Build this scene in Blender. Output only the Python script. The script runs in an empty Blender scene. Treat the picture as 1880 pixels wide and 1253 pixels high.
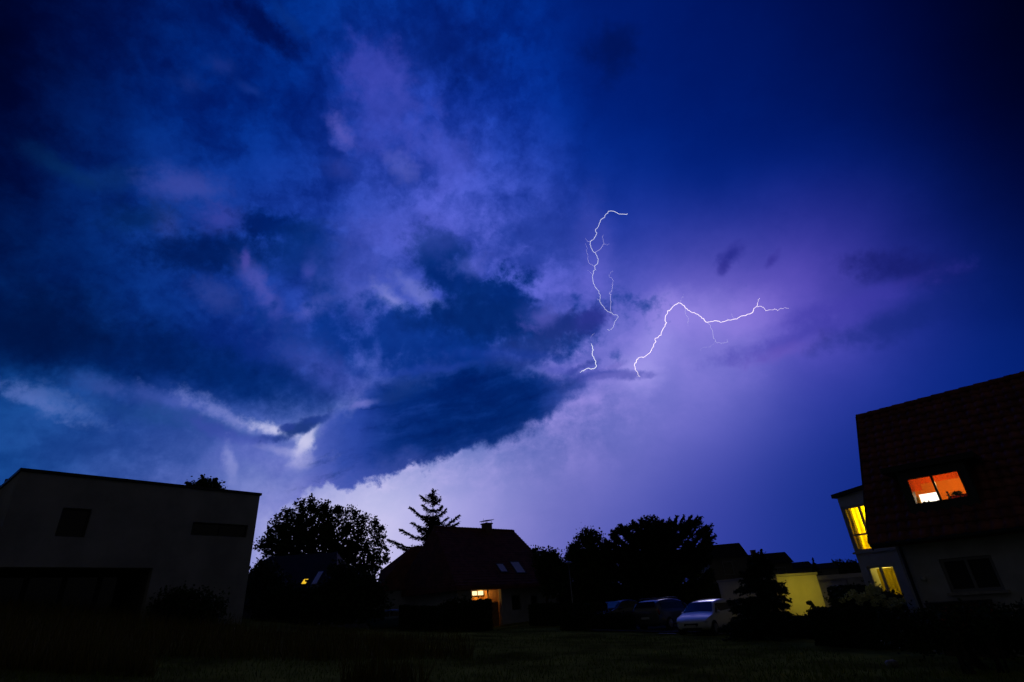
import bpy, bmesh, math, random
import numpy as np
from mathutils import Vector, Matrix, noise as mnoise

scene = bpy.context.scene
COL = scene.collection
R = math.radians

# ------------------------------------------------------------------ camera
PW, PH, FPX = 1880.0, 1253.0, 976.0
CAM = Vector((0.0, 0.0, 1.6))
pitch, roll = R(26.7), R(4.1)
FW = Vector((0, math.cos(pitch), math.sin(pitch)))
R0 = Vector((1, 0, 0))
U0 = Vector((0, -math.sin(pitch), math.cos(pitch)))
RT = math.cos(roll) * R0 - math.sin(roll) * U0
UP = math.sin(roll) * R0 + math.cos(roll) * U0
cam_data = bpy.data.cameras.new("camera")
cam_data.sensor_width = 36.0
cam_data.lens = FPX / PW * 36.0
cam_data.clip_start = 0.1
cam_data.clip_end = 20000.0
cam = bpy.data.objects.new("camera", cam_data)
COL.objects.link(cam)
m = Matrix((RT, UP, -FW)).transposed().to_4x4()
m.translation = CAM
cam.matrix_world = m
scene.camera = cam


def ray(px, py):
    """direction in the world of a point of the photograph (1880 x 1253)"""
    return FW + RT * ((px - PW / 2) / FPX) - UP * ((py - PH / 2) / FPX)


def at(px, py, y):
    """the point at distance y (metres along +Y) seen at that place of the photograph"""
    d = ray(px, py)
    return CAM + d * (y / d.y)


def sky_angles(px, py):
    d = ray(px, py).normalized()
    return math.degrees(math.atan2(d.x, d.y)), math.degrees(math.asin(d.z))


# ------------------------------------------------------------------ view
scene.view_settings.view_transform = 'Standard'
scene.view_settings.look = 'None'
scene.view_settings.exposure = 0.0
scene.view_settings.gamma = 1.0
scene.render.engine = 'CYCLES'
scene.cycles.use_denoising = True
scene.cycles.max_bounces = 6
scene.cycles.transparent_max_bounces = 12
scene.cycles.sample_clamp_indirect = 2.0

# ------------------------------------------------------------------ night storm sky (world)
world = bpy.data.worlds.new("World")
scene.world = world
world.use_nodes = True
wt = world.node_tree
wt.nodes.clear()


class NB:
    """small helper that adds nodes and wires them"""
    def __init__(self, tree):
        self.t = tree

    def new(self, kind, **kw):
        n = self.t.nodes.new(kind)
        for k, v in kw.items():
            setattr(n, k, v)
        return n

    def put(self, sock, v):
        if isinstance(v, bpy.types.NodeSocket):
            self.t.links.new(v, sock)
        elif v is not None:
            sock.default_value = v

    def math(self, op, a, b=None, c=None, clamp=False):
        n = self.new('ShaderNodeMath', operation=op, use_clamp=clamp)
        for i, v in enumerate((a, b, c)):
            self.put(n.inputs[i], v)
        return n.outputs[0]

    def vmath(self, op, a, b=None, scale=None):
        n = self.new('ShaderNodeVectorMath', operation=op)
        self.put(n.inputs[0], a)
        if b is not None:
            self.put(n.inputs[1], b)
        if scale is not None:
            self.put(n.inputs['Scale'], scale)
        return n.outputs['Value'] if op in ('LENGTH', 'DOT_PRODUCT', 'DISTANCE') else n.outputs[0]

    def noise(self, vec, scale, detail=6.0, rough=0.55, color=False, lac=2.0, dist=0.0):
        n = self.new('ShaderNodeTexNoise')
        self.put(n.inputs['Vector'], vec)
        n.inputs['Scale'].default_value = scale
        n.inputs['Detail'].default_value = detail
        n.inputs['Roughness'].default_value = rough
        n.inputs['Lacunarity'].default_value = lac
        n.inputs['Distortion'].default_value = dist
        return n.outputs['Color'] if color else n.outputs[0]

    def mix(self, fac, a, b, blend='MIX'):
        n = self.new('ShaderNodeMix', data_type='RGBA', blend_type=blend)
        n.clamp_factor = True
        self.put(n.inputs[0], fac)
        self.put(n.inputs[6], a)
        self.put(n.inputs[7], b)
        return n.outputs[2]

    def ramp(self, fac, stops, interp='LINEAR'):
        n = self.new('ShaderNodeValToRGB')
        cr = n.color_ramp
        cr.interpolation = interp
        cr.elements[0].position = stops[0][0]
        cr.elements[1].position = stops[-1][0]
        for p, c in stops[1:-1]:
            cr.elements.new(p)
        for e, (p, c) in zip(cr.elements, stops):
            e.position = p
            e.color = (*c, 1.0) if len(c) == 3 else c
        self.put(n.inputs[0], fac)
        return n.outputs[0]

    def smooth(self, v, a, b, lo=0.0, hi=1.0):
        n = self.new('ShaderNodeMapRange', interpolation_type='SMOOTHSTEP')
        self.put(n.inputs[0], v)
        for i, q in enumerate((a, b, lo, hi)):
            self.put(n.inputs[1 + i], q)
        return n.outputs[0]

    def curve(self, v, pts):
        n = self.new('ShaderNodeFloatCurve')
        c = n.mapping.curves[0]
        n.mapping.extend = 'HORIZONTAL'
        c.points[0].location = pts[0]
        c.points[1].location = pts[-1]
        for p in pts[1:-1]:
            c.points.new(*p)
        for p in c.points:
            p.handle_type = 'AUTO_CLAMPED'
        n.mapping.update()
        n.inputs[0].default_value = 1.0
        self.put(n.inputs[1], v)
        return n.outputs[0]


def d8(c):
    return tuple(x / 255.0 for x in c)


SKY = {}
def sky_row(y, txt):
    for part in txt.split(';'):
        if part.strip():
            x, c = part.split(':')
            SKY[(float(x), float(y))] = tuple(float(q) for q in c.split(','))


# how bright and how blue the storm sky is in each direction (display values)
sky_row(0, "0:1,10,34;188:3,22,75;376:3,38,112;564:3,45,128;752:4,48,136;940:4,42,128;1128:3,34,112;1316:2,28,98;1504:1,22,80;1692:1,14,52;1880:1,6,24")
sky_row(125, "0:2,12,42;188:3,28,88;376:5,42,126;564:4,36,116;690:38,58,160;780:24,50,150;940:7,44,136;1128:3,32,108;1316:2,30,102;1504:1,27,92;1692:1,18,64;1880:1,6,26")
sky_row(250, "0:3,16,54;188:5,36,108;376:5,42,124;564:4,38,120;690:46,66,170;770:42,63,169;850:28,56,160;940:18,50,154;1128:4,37,122;1316:2,33,112;1504:2,28,98;1692:2,22,78;1880:1,10,38")
sky_row(375, "0:2,18,56;188:10,45,120;330:42,62,150;450:30,54,148;564:28,56,154;690:48,68,172;850:78,87,196;940:60,79,187;1128:24,52,150;1316:15,41,130;1504:24,40,134;1692:6,28,98;1880:2,14,50")
sky_row(470, "0:2,20,60;188:6,38,102;376:8,40,114;470:20,50,138;564:18,48,136;690:60,80,180;850:72,86,192;940:82,92,197;1128:52,66,170;1316:66,62,166;1504:80,69,171;1640:54,52,148;1720:24,36,122;1880:3,20,66")
sky_row(560, "0:2,24,70;188:4,32,94;376:14,46,130;470:50,66,160;564:30,55,150;690:75,85,185;850:40,62,160;940:60,75,178;1040:75,85,185;1128:95,95,202;1316:130,116,214;1504:114,92,201;1692:44,52,146;1880:5,26,86")
sky_row(640, "0:4,40,104;188:5,34,102;376:6,39,114;470:18,52,140;564:50,70,168;690:18,50,136;850:14,46,130;940:30,60,155;1040:76,84,184;1128:126,122,214;1316:146,134,224;1504:88,80,187;1692:30,48,146;1880:5,32,104")
sky_row(700, "0:28,70,144;100:42,78,160;188:28,66,144;376:16,52,134;470:12,46,130;564:24,58,150;690:45,66,158;850:60,76,170;940:80,90,184;1040:100,104,194;1150:130,126,212;1250:140,134,221;1316:128,122,214;1504:62,70,178;1692:22,48,140;1880:8,40,122")
sky_row(780, "0:22,74,142;188:46,80,160;376:70,94,180;470:92,110,195;600:90,105,195;750:108,116,202;900:122,126,208;1040:128,127,205;1150:140,134,215;1316:88,91,187;1504:36,54,146;1692:18,44,125;1880:10,38,116")
sky_row(850, "0:18,64,132;188:44,76,154;376:86,102,182;470:114,124,198;560:148,153,218;690:196,192,236;850:162,160,226;940:142,142,214;1040:119,118,195;1150:98,102,188;1316:66,74,167;1504:30,50,136;1692:16,40,118")
sky_row(920, "0:18,60,126;250:84,98,178;480:136,142,210;564:172,173,228;640:226,221,246;750:212,207,243;850:172,168,228;940:127,128,202;1040:104,105,187;1150:84,91,178;1316:58,68,160;1504:29,50,136;1692:16,40,118")
sky_row(1000, "0:26,60,128;250:84,98,178;480:158,160,221;640:216,212,242;750:188,184,234;850:152,151,218;1000:112,112,190;1150:77,85,175;1316:52,64,157;1504:28,50,136;1692:16,40,118")
sky_row(1060, "0:26,60,128;250:84,98,178;480:156,157,220;640:202,199,238;850:140,141,212;1040:94,98,182;1316:50,63,155;1504:30,52,140;1692:20,44,124")
sky_row(1180, "0:18,46,110;640:140,142,205;1040:80,86,170;1504:28,48,132;1880:12,32,105")
sky_row(-250, "0:1,8,26;400:2,18,66;800:3,30,96;1128:2,24,82;1504:1,14,50;1880:0,4,16")

pts = np.array([sky_angles(*k) for k in SKY])
cols = np.array([d8(c) for c in SKY.values()])
AZ0, AZ1, NAZ = -66.0, 66.0, 30
EL0, ELS, NEL = -5.0, 5.0, 15


def sky_field(a, e):
    d2 = ((pts[:, 0] - a) * math.cos(R(min(e, 60))) ) ** 2 + (pts[:, 1] - e) ** 2
    w = np.exp(-d2 / (2 * 3.4 ** 2)) + 1e-4 / (1 + d2 * d2 * 0.002)
    return (w[:, None] * cols).sum(0) / w.sum()


nb = NB(wt)
tc = nb.new('ShaderNodeTexCoord')
D = tc.outputs['Generated']
sep = nb.new('ShaderNodeSeparateXYZ')
nb.put(sep.inputs[0], D)
DX, DY, DZ = sep.outputs
az = nb.math('MULTIPLY', nb.math('ARCTAN2', DX, DY), 180 / math.pi)
el = nb.math('MULTIPLY', nb.math('ARCSINE', DZ), 180 / math.pi)
comb = nb.new('ShaderNodeCombineXYZ')
nb.put(comb.inputs[0], az)
nb.put(comb.inputs[1], el)
AE = comb.outputs[0]

# cloud-deck coordinates: noise that foreshortens towards the horizon
den = nb.math('ADD', nb.math('MAXIMUM', DZ, 0.0), 0.42)
deck = nb.vmath('SCALE', D, scale=nb.math('DIVIDE', 1.0, den))
n_big = nb.noise(deck, 2.6, 7.0, 0.55, color=True)
n_fine = nb.noise(nb.vmath('ADD', D, (3.1, 1.7, 5.2)), 9.0, 10.0, 0.62, color=True)
w1 = nb.vmath('SCALE', nb.vmath('SUBTRACT', n_big, (0.5, 0.5, 0.5)), scale=9.0)
w2 = nb.vmath('SCALE', nb.vmath('SUBTRACT', n_fine, (0.5, 0.5, 0.5)), scale=5.5)
# the rough cumulus side (left and up) is warped, the rain side on the right is smooth
rough_az = nb.smooth(az, 4.0, 22.0, 1.0, 0.28)
rough_az = nb.math('MULTIPLY', rough_az, nb.math('MAXIMUM', nb.smooth(el, 9.0, 22.0, 0.16, 1.0), nb.smooth(az, -22.0, -34.0, 0.0, 0.8)))
warp = nb.vmath('SCALE', nb.vmath('ADD', w1, w2), scale=rough_az)
AEW = nb.vmath('ADD', AE, warp)
sw = nb.new('ShaderNodeSeparateXYZ')
nb.put(sw.inputs[0], AEW)
U = nb.math('DIVIDE', nb.math('SUBTRACT', sw.outputs[0], AZ0), AZ1 - AZ0, clamp=True)
V = nb.math('DIVIDE', nb.math('SUBTRACT', sw.outputs[1], EL0), ELS)

SIG = 0.62
acc = None
for i in range(NEL):
    e = EL0 + ELS * i
    stops = []
    for j in range(NAZ):
        a = AZ0 + (AZ1 - AZ0) * j / (NAZ - 1)
        stops.append((j / (NAZ - 1), tuple(sky_field(a, e))))
    c = nb.ramp(U, stops, 'B_SPLINE')
    t = nb.math('SUBTRACT', V if i not in (0, NEL - 1) else nb.math('MAXIMUM', nb.math('MINIMUM', V, NEL - 1.0), 0.0), float(i))
    t = nb.math('MULTIPLY', t, t)
    w = nb.math('EXPONENT', nb.math('MULTIPLY', t, -0.5 / SIG ** 2))
    w = nb.math('MULTIPLY', w, 1.0 / (SIG * math.sqrt(2 * math.pi)))
    acc = nb.mix(w, (0, 0, 0, 1) if acc is None else acc, c, 'ADD')
sky = acc

# billow contrast: denser cloud goes blue and dark, thin cloud goes lilac
bill = nb.noise(nb.vmath('ADD', deck, nb.vmath('SCALE', n_fine, scale=0.10)), 3.4, 8.0, 0.60)
bill2 = nb.noise(D, 16.0, 8.0, 0.62)
bill3 = nb.noise(nb.vmath('ADD', nb.vmath('MULTIPLY', D, (1.0, 1.0, 1.25)), nb.vmath('SCALE', n_fine, scale=0.16)), 8.5, 10.0, 0.60)
dens = nb.math('ADD', nb.math('MULTIPLY', bill, 0.38), nb.math('MULTIPLY_ADD', bill3, 0.42, nb.math('MULTIPLY', bill2, 0.20)))
dens = nb.smooth(dens, 0.40, 0.60)
amt = nb.smooth(az, 0.0, 20.0, 0.80, 0.10)
amt = nb.math('MULTIPLY', amt, nb.math('MAXIMUM', nb.smooth(el, 9.0, 22.0, 0.06, 1.0), nb.smooth(az, -24.0, -36.0, 0.0, 0.6)))
contrast = nb.mix(dens, (0.52, 0.72, 0.80, 1), (1.46, 1.31, 1.17, 1))
sky = nb.mix(amt, sky, nb.mix(1.0, sky, contrast, 'MULTIPLY'))

nf = nb.new('ShaderNodeSeparateXYZ')
nb.put(nf.inputs[0], n_fine)
NF1, NF2, NF3 = nf.outputs
edge_noise = nb.noise(D, 13.0, 12.0, 0.60)
EN = nb.math('SUBTRACT', edge_noise, 0.5)
en2 = nb.math('SUBTRACT', nb.noise(nb.vmath('ADD', D, (7.3, 2.2, 1.1)), 30.0, 9.0, 0.60), 0.5)
en3 = nb.math('SUBTRACT', nb.noise(nb.vmath('ADD', D, (1.9, 5.4, 8.8)), 75.0, 6.0, 0.62), 0.5)
EN1 = nb.math('MULTIPLY_ADD', en2, 0.8, EN)
EN2 = nb.math('ADD', nb.math('MULTIPLY', EN, 0.45), nb.math('MULTIPLY_ADD', en3, 0.65, nb.math('MULTIPLY', en2, 0.85)))


def stroke(px, py, rx, ry, rot, soft, amp, color, alpha, fine=False):
    """one cloud mass, bright gap or painted bolt glow: a noisy ellipse in sky angles"""
    global sky
    c = np.array(sky_angles(px, py))
    J = np.array([(np.array(sky_angles(px + 4, py)) - c) / 4, (np.array(sky_angles(px, py + 4)) - c) / 4]).T
    cr, sr = math.cos(R(rot)), math.sin(R(rot))
    A = J @ np.array([[cr * rx, sr * ry], [-sr * rx, cr * ry]])
    Um, S, _ = np.linalg.svd(A)
    mp = nb.new('ShaderNodeMapping', vector_type='TEXTURE')
    # (the tiny term only fixes the order in which the shader is evaluated)
    nb.put(mp.inputs[0], nb.vmath('ADD', AES, nb.vmath('SCALE', sky, scale=1e-7)))
    mp.inputs[1].default_value = (c[0], c[1], 0)
    mp.inputs[2].default_value = (0, 0, math.atan2(Um[1, 0], Um[0, 0]))
    mp.inputs[3].default_value = (S[0], S[1], 1)
    d = nb.vmath('LENGTH', mp.outputs[0])
    d = nb.math('MULTIPLY_ADD', EN2 if (fine or min(rx, ry) < 32) else EN1, amp * 4.0, d)
    mk = nb.smooth(d, 1.0 + soft, max(0.0, 1.0 - soft), 0.0, alpha)
    sky = nb.mix(mk, sky, (*d8(color), 1))


AES = nb.vmath('ADD', AE, nb.vmath('SCALE', nb.vmath('SUBTRACT', n_fine, (0.5, 0.5, 0.5)), scale=3.0))

for s in (  # soft halos: the glow of the bolts painted into the sky
    (1092, 440, 26, 70, 0, 1.0, .3, (92, 92, 196), .35),
    (1094, 520, 26, 60, -12, 1.0, .3, (104, 102, 206), .4),
    (1122, 590, 26, 34, 0, 1.0, .3, (130, 124, 220), .4),
    (1095, 655, 24, 40, 0, 1.0, .3, (126, 120, 216), .45),
    (1205, 630, 34, 70, -28, 1.0, .3, (160, 150, 236), .6),
    (1248, 572, 50, 30, 0, 1.0, .3, (150, 134, 228), .6),
    (1310, 585, 70, 34, -10, 1.0, .3, (150, 134, 228), .6),
    (1380, 572, 50, 30, 20, 1.0, .3, (138, 118, 218), .5),
    (1172, 680, 34, 26, 0, 1.0, .3, (165, 156, 236), .6),
):
    stroke(*s)

for s in (
    # px, py, rx, ry, rot, softness, noise, colour, alpha
    (480, 55, 80, 22, -38, .6, .35, (3, 18, 69), .75),
    (530, 45, 40, 10, -45, .8, .4, (18, 48, 122), .6),
    (820, 95, 90, 60, 0, .8, .4, (8, 30, 99), .6),
    (1120, 88, 42, 36, 0, 1.0, .8, (4, 20, 67), .45),
    (690, 130, 48, 40, 0, .9, .9, (64, 72, 176), .6),
    (715, 205, 72, 60, -40, .9, .9, (68, 78, 184), .55),
    (800, 270, 70, 35, -50, .9, .9, (72, 84, 190), .55),
    (630, 248, 14, 24, 25, 1.0, .6, (96, 94, 190), .75),
    (735, 305, 20, 26, 30, 1.0, .6, (96, 102, 196), .6),
    (620, 310, 25, 18, 0, .9, .4, (50, 64, 151), .5),
    (400, 120, 26, 18, -20, .9, .5, (45, 58, 138), .5),
    (345, 150, 30, 18, -40, .9, .5, (45, 60, 138), .5),
    (455, 165, 22, 10, -30, .9, .5, (40, 60, 142), .5),
    (100, 305, 60, 16, -30, .9, .5, (14, 48, 96), .6),
    (200, 330, 50, 20, 0, .9, .4, (22, 55, 114), .5),
    (340, 345, 62, 26, -5, .9, .5, (66, 78, 166), .75),
    (410, 408, 48, 24, 0, .8, .5, (62, 70, 162), .75),
    (300, 412, 30, 20, -40, .9, .6, (58, 70, 151), .6),
    (250, 400, 60, 22, 0, .9, .6, (8, 38, 88), .6),
    (482, 412, 48, 28, -10, .6, .5, (4, 34, 99), .9),
    (380, 462, 110, 30, 0, .7, .45, (5, 32, 88), .85),
    (540, 430, 50, 20, 0, .8, .5, (14, 44, 114), .6),
    (560, 470, 60, 40, 0, .8, .5, (14, 48, 117), .7),
    (600, 530, 30, 40, 0, .7, .5, (10, 45, 115), .8),
    (448, 474, 6, 14, 0, .8, .4, (75, 72, 162), .8),
    (470, 515, 42, 13, -48, 1.0, .6, (80, 84, 174), .75),
    (500, 560, 40, 22, -55, .9, .6, (70, 80, 172), .7),
    (400, 545, 45, 25, -35, .9, .6, (52, 70, 151), .7),
    (568, 502, 12, 12, 0, .9, .4, (65, 74, 166), .7),
    (575, 570, 34, 13, 25, .9, .6, (84, 92, 184), .8),
    (645, 500, 60, 45, 30, .9, .6, (68, 82, 179), .6),
    (690, 560, 70, 32, -10, .8, .6, (78, 92, 186), .7),
    (718, 552, 34, 13, -42, .8, .5, (118, 126, 205), .85),
    (775, 545, 50, 15, -38, .9, .6, (106, 116, 201), .85),
    (805, 575, 30, 10, 20, .9, .6, (84, 94, 186), .7),
    (800, 622, 255, 52, 0, .6, .8, (13, 50, 130), .85),
    (560, 640, 60, 30, -30, .9, .5, (40, 64, 147), .6),
    (600, 690, 90, 26, -25, .9, .5, (62, 76, 166), .6),
    (430, 690, 150, 40, -12, .7, .4, (7, 41, 105), .85),
    (170, 640, 240, 52, -8, .7, .35, (4, 33, 87), .85),
    (60, 600, 160, 70, 0, .9, .3, (2, 24, 63), .7),
    (798, 452, 42, 30, -15, .55, .5, (20, 52, 122), .85),
    (815, 480, 44, 42, 0, .5, .5, (13, 45, 115), .9),
    (843, 515, 52, 32, -30, .5, .5, (10, 43, 114), .92),
    (900, 530, 58, 28, 15, .5, .6, (12, 45, 115), .92),
    (884, 556, 66, 36, 0, .6, .5, (14, 47, 117), .8),
    (940, 545, 46, 38, 20, .5, .6, (11, 44, 115), .9),
    (905, 592, 120, 42, -5, .5, .45, (11, 43, 109), .9),
    (985, 575, 30, 22, 0, .8, .5, (48, 66, 151), .6),
    (1037, 594, 60, 24, 10, .5, .5, (32, 50, 125), .9),
    (1084, 588, 30, 24, 30, .6, .25, (48, 55, 143), .85),
    (985, 640, 70, 26, 20, .8, .5, (38, 58, 133), .7),
    (1000, 582, 34, 16, 30, .9, .5, (98, 98, 195), .6),
    (858, 488, 30, 18, 0, .8, .6, (92, 100, 199), .5),
    (760, 430, 90, 35, 0, .9, .6, (80, 88, 190), .4),
    (1058, 665, 60, 9, 18, .9, .5, (104, 106, 198), .7),
    (1062, 676, 24, 6, 20, .8, .5, (45, 60, 142), .7),
    (1338, 468, 24, 11, 45, .9, .4, (40, 45, 136), .8),
    (1325, 490, 14, 9, 40, .9, .4, (48, 48, 139), .6),
    (1416, 470, 14, 7, 45, .9, .4, (48, 45, 138), .5),
    (1660, 495, 80, 26, -5, .9, .5, (26, 32, 103), .7),
    (1560, 560, 130, 16, 18, .9, .5, (64, 60, 164), .55),
    (1500, 612, 150, 16, 18, .9, .5, (62, 60, 162), .5),
    (1440, 650, 60, 14, 15, .9, .5, (104, 86, 186), .5),
    (1640, 600, 120, 20, 18, .9, .5, (24, 42, 117), .5),
):
    stroke(*s)


# the low dark shelf cloud: between an upper and a lower edge
TOP = [(440, 850), (500, 842), (545, 832), (575, 800), (600, 772), (630, 752), (658, 734), (686, 708), (737, 688), (814, 686), (834, 678), (860, 665), (900, 664), (960, 672), (1000, 680), (1060, 690), (1110, 688), (1180, 690)]
BOT = [(440, 950), (500, 945), (560, 915), (585, 905), (600, 897), (630, 900), (656, 893), (681, 882), (712, 877), (748, 865), (781, 867), (814, 859), (829, 848), (850, 834), (900, 825), (940, 812), (985, 795), (1010, 775), (1040, 745), (1075, 716), (1100, 703), (1130, 694), (1180, 688)]


def sky_curve(px_pts):
    q = []
    for x, y in px_pts:
        a, e = sky_angles(x, y)
        q.append(((a - AZ0) / (AZ1 - AZ0), e / 75.0))
    q = [(0.0, q[0][1])] + q + [(1.0, q[-1][1])]
    return nb.math('MULTIPLY', nb.curve(UA, q), 75.0)


ss = nb.new('ShaderNodeSeparateXYZ')
nb.put(ss.inputs[0], AES)
aw, ew = ss.outputs[0], ss.outputs[1]
azm = nb.math('MULTIPLY_ADD', nb.math('SUBTRACT', aw, az), 0.45, az)
UA = nb.math('DIVIDE', nb.math('SUBTRACT', azm, AZ0), AZ1 - AZ0, clamp=True)
top_el, bot_el = sky_curve(TOP), sky_curve(BOT)
dt = nb.math('MULTIPLY_ADD', EN1, 4.5, nb.math('SUBTRACT', top_el, el))
db = nb.math('MULTIPLY_ADD', EN1, 4.2, nb.math('SUBTRACT', el, bot_el))
m_top = nb.smooth(dt, -0.9, 1.6)
m_bot = nb.smooth(db, nb.smooth(azm, -14.0, 2.0, -0.15, -0.4), nb.smooth(azm, -14.0, 2.0, 0.75, 1.5))
a_of = lambda x, y: (sky_angles(x, y)[0] - AZ0) / (AZ1 - AZ0)
alpha = nb.ramp(UA, [(a_of(440, 900), (0,) * 3), (a_of(520, 890), (0.42,) * 3), (a_of(600, 850), (0.85,) * 3), (a_of(690, 800), (0.97,) * 3),
                     (a_of(980, 740), (0.97,) * 3), (a_of(1060, 705), (0.8,) * 3), (a_of(1180, 690), (0.0,) * 3)], 'EASE')
shelf_col = nb.ramp(UA, [(a_of(470, 900), d8((105, 115, 195))), (a_of(560, 860), d8((72, 88, 178))), (a_of(640, 820), d8((40, 66, 158))), (a_of(730, 780), d8((12, 44, 116))),
                         (a_of(860, 740), d8((3, 36, 100))), (a_of(960, 730), d8((4, 38, 103))), (a_of(1040, 710), d8((24, 52, 130))), (a_of(1120, 690), d8((80, 84, 180)))], 'EASE')
under = nb.smooth(db, 3.2, 0.0, 0.0, 0.55)
under = nb.math('MULTIPLY', under, nb.smooth(azm, sky_angles(700, 860)[0], sky_angles(860, 820)[0], 1.0, 0.35))
shelf_col = nb.mix(under, shelf_col, (*d8((96, 100, 190)), 1))
streak_map = nb.new('ShaderNodeMapping', vector_type='TEXTURE')
nb.put(streak_map.inputs[0], AES)
streak_map.inputs[2].default_value = (0, 0, R(12))
streak_map.inputs[3].default_value = (9.0, 1.6, 1.0)
streak = nb.noise(streak_map.outputs[0], 1.0, 6.0, 0.6)
shelf_col = nb.mix(nb.smooth(streak, 0.45, 0.75, 0.0, 0.42), shelf_col, (*d8((42, 70, 158)), 1))
shelf_col = nb.mix(nb.smooth(streak, 0.50, 0.28, 0.0, 0.40), shelf_col, (*d8((1, 26, 84)), 1))
mk = nb.math('MULTIPLY', nb.math('MULTIPLY', m_top, m_bot), alpha)
sky = nb.mix(mk, sky, shelf_col)

for s in (
    (770, 676, 90, 6, 3, .8, .5, (40, 66, 160), .5),
    (930, 655, 90, 7, -3, .9, .5, (34, 62, 156), .45),
    (1040, 676, 44, 7, -2, .9, .5, (70, 80, 178), .4),
    (1100, 690, 60, 8, 3, .8, .5, (48, 62, 152), .6),
    (100, 738, 82, 15, -22, 1.0, 1.2, (96, 118, 190), .52),
    (45, 728, 50, 12, -25, 1.0, .9, (90, 112, 186), .6),
    (170, 705, 40, 14, -10, .9, .5, (52, 80, 154), .6),
    (330, 745, 100, 18, -15, .9, .4, (80, 98, 184), .7),
    (330, 775, 130, 16, -12, .8, .4, (36, 74, 138), .6),
    (440, 774, 95, 13, -22, 1.0, .9, (140, 146, 214), .6),
    (508, 793, 46, 9, -22, .9, .5, (208, 206, 240), .85),
    (420, 800, 90, 14, -15, .6, .4, (62, 78, 166), .75),
    (500, 808, 26, 8, 0, .6, .4, (40, 60, 139), .85),
    (470, 840, 60, 30, -10, .9, .5, (92, 104, 190), .6),
    (428, 850, 10, 30, 5, 1.0, .8, (150, 155, 218), .6),
    (520, 832, 36, 7, -8, .8, .4, (160, 162, 221), .6),
    (556, 812, 8, 36, -38, .8, .5, (214, 210, 242), .78),
    (545, 845, 20, 12, 30, .9, .4, (170, 170, 225), .6),
    (552, 784, 54, 11, 27, .5, .4, (34, 58, 126), .95),
    (524, 787, 14, 8, 20, .5, .4, (44, 64, 143), .9),
    (590, 765, 30, 8, 15, .6, .4, (40, 64, 145), .7),
    (672, 743, 20, 7, 22, .8, .4, (112, 116, 199), .8),
    (1140, 691, 52, 6, 6, .8, .5, (100, 100, 188), .85),
    (1128, 672, 16, 5, 25, .9, .5, (108, 105, 194), .7),
    (735, 715, 40, 16, 20, .9, .4, (34, 62, 131), .5),
):
    stroke(*s, fine=True)


# fine mottling of the rough cumulus side
mott = nb.math('MULTIPLY_ADD', en3, 0.55, nb.math('MULTIPLY', en2, 0.95))
mott = nb.math('MULTIPLY', mott, nb.math('MULTIPLY', nb.smooth(az, 4.0, 18.0, 1.0, 0.10), nb.math('MAXIMUM', nb.smooth(el, 10.0, 20.0, 0.10, 1.0), nb.smooth(az, -10.0, -26.0, 0.0, 0.8))))
gain = nb.new('ShaderNodeCombineColor')
for i_, k_ in enumerate((0.36, 0.27, 0.17)):
    nb.put(gain.inputs[i_], nb.math('MULTIPLY_ADD', mott, k_, 1.0))
sky = nb.mix(1.0, sky, gain.outputs[0], 'MULTIPLY')
# fade to the dark night behind and overhead
fwd = nb.vmath('DOT_PRODUCT', D, (0.0, math.cos(R(25)), math.sin(R(25))))
sky = nb.mix(nb.smooth(fwd, 0.52, 0.20), sky, (38 / 255, 38 / 255, 40 / 255, 1))
gam = nb.new('ShaderNodeGamma')
nb.put(gam.inputs[0], sky)
gam.inputs[1].default_value = 2.2
bg = nb.new('ShaderNodeBackground')
nb.put(bg.inputs[0], gam.outputs[0])
bg.inputs[1].default_value = 1.0
out = nb.new('ShaderNodeOutputWorld')
wt.links.new(bg.outputs[0], out.inputs[0])
world.cycles.sampling_method = 'MANUAL'
world.cycles.sample_map_resolution = 512

# ------------------------------------------------------------------ faint light of the lightning itself (one sun lamp, low for night)
b_dir = ray(1230, 640).normalized()
sun_d = bpy.data.lights.new("lightning_light", 'SUN')
sun_d.energy = 0.10
sun_d.angle = R(10)
sun_d.color = (0.62, 0.60, 1.0)
sun = bpy.data.objects.new("lightning_light", sun_d)
COL.objects.link(sun)
sun.rotation_euler = (-b_dir).to_track_quat('-Z', 'Y').to_euler()
scene.cycles.use_adaptive_sampling = True
scene.cycles.adaptive_threshold = 0.02
scene.cycles.adaptive_min_samples = 12

random.seed(7)
rng = np.random.default_rng(7)


# ------------------------------------------------------------------ materials
def make_mat(name, color, rough=0.8, vary=0.25, scale=3.0, bump=0.0, bscale=40.0, metal=0.0, emit=None, estr=0.0, spec=0.5, coat=0.0, trans=0.0):
    m = bpy.data.materials.new(name)
    m.use_nodes = True
    t = m.node_tree
    b = NB(t)
    p = t.nodes['Principled BSDF']
    tc = b.new('ShaderNodeTexCoord')
    n = b.noise(tc.outputs['Object'], scale, 6.0, 0.6)
    lo = tuple(c * (1 - vary) for c in color)
    hi = tuple(min(1, c * (1 + vary)) for c in color)
    col = b.mix(b.smooth(n, 0.3, 0.7), (*lo, 1), (*hi, 1))
    b.put(p.inputs['Base Color'], col)
    p.inputs['Roughness'].default_value = rough
    p.inputs['Metallic'].default_value = metal
    p.inputs['Specular IOR Level'].default_value = spec
    p.inputs['Coat Weight'].default_value = coat
    p.inputs['Transmission Weight'].default_value = trans
    if bump:
        bn = b.new('ShaderNodeBump')
        bn.inputs['Strength'].default_value = bump
        bn.inputs['Distance'].default_value = 0.02
        b.put(bn.inputs['Height'], b.noise(tc.outputs['Object'], bscale, 4.0, 0.6))
        b.put(p.inputs['Normal'], bn.outputs[0])
    if emit:
        p.inputs['Emission Color'].default_value = (*emit, 1)
        p.inputs['Emission Strength'].default_value = estr
    return m


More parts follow.
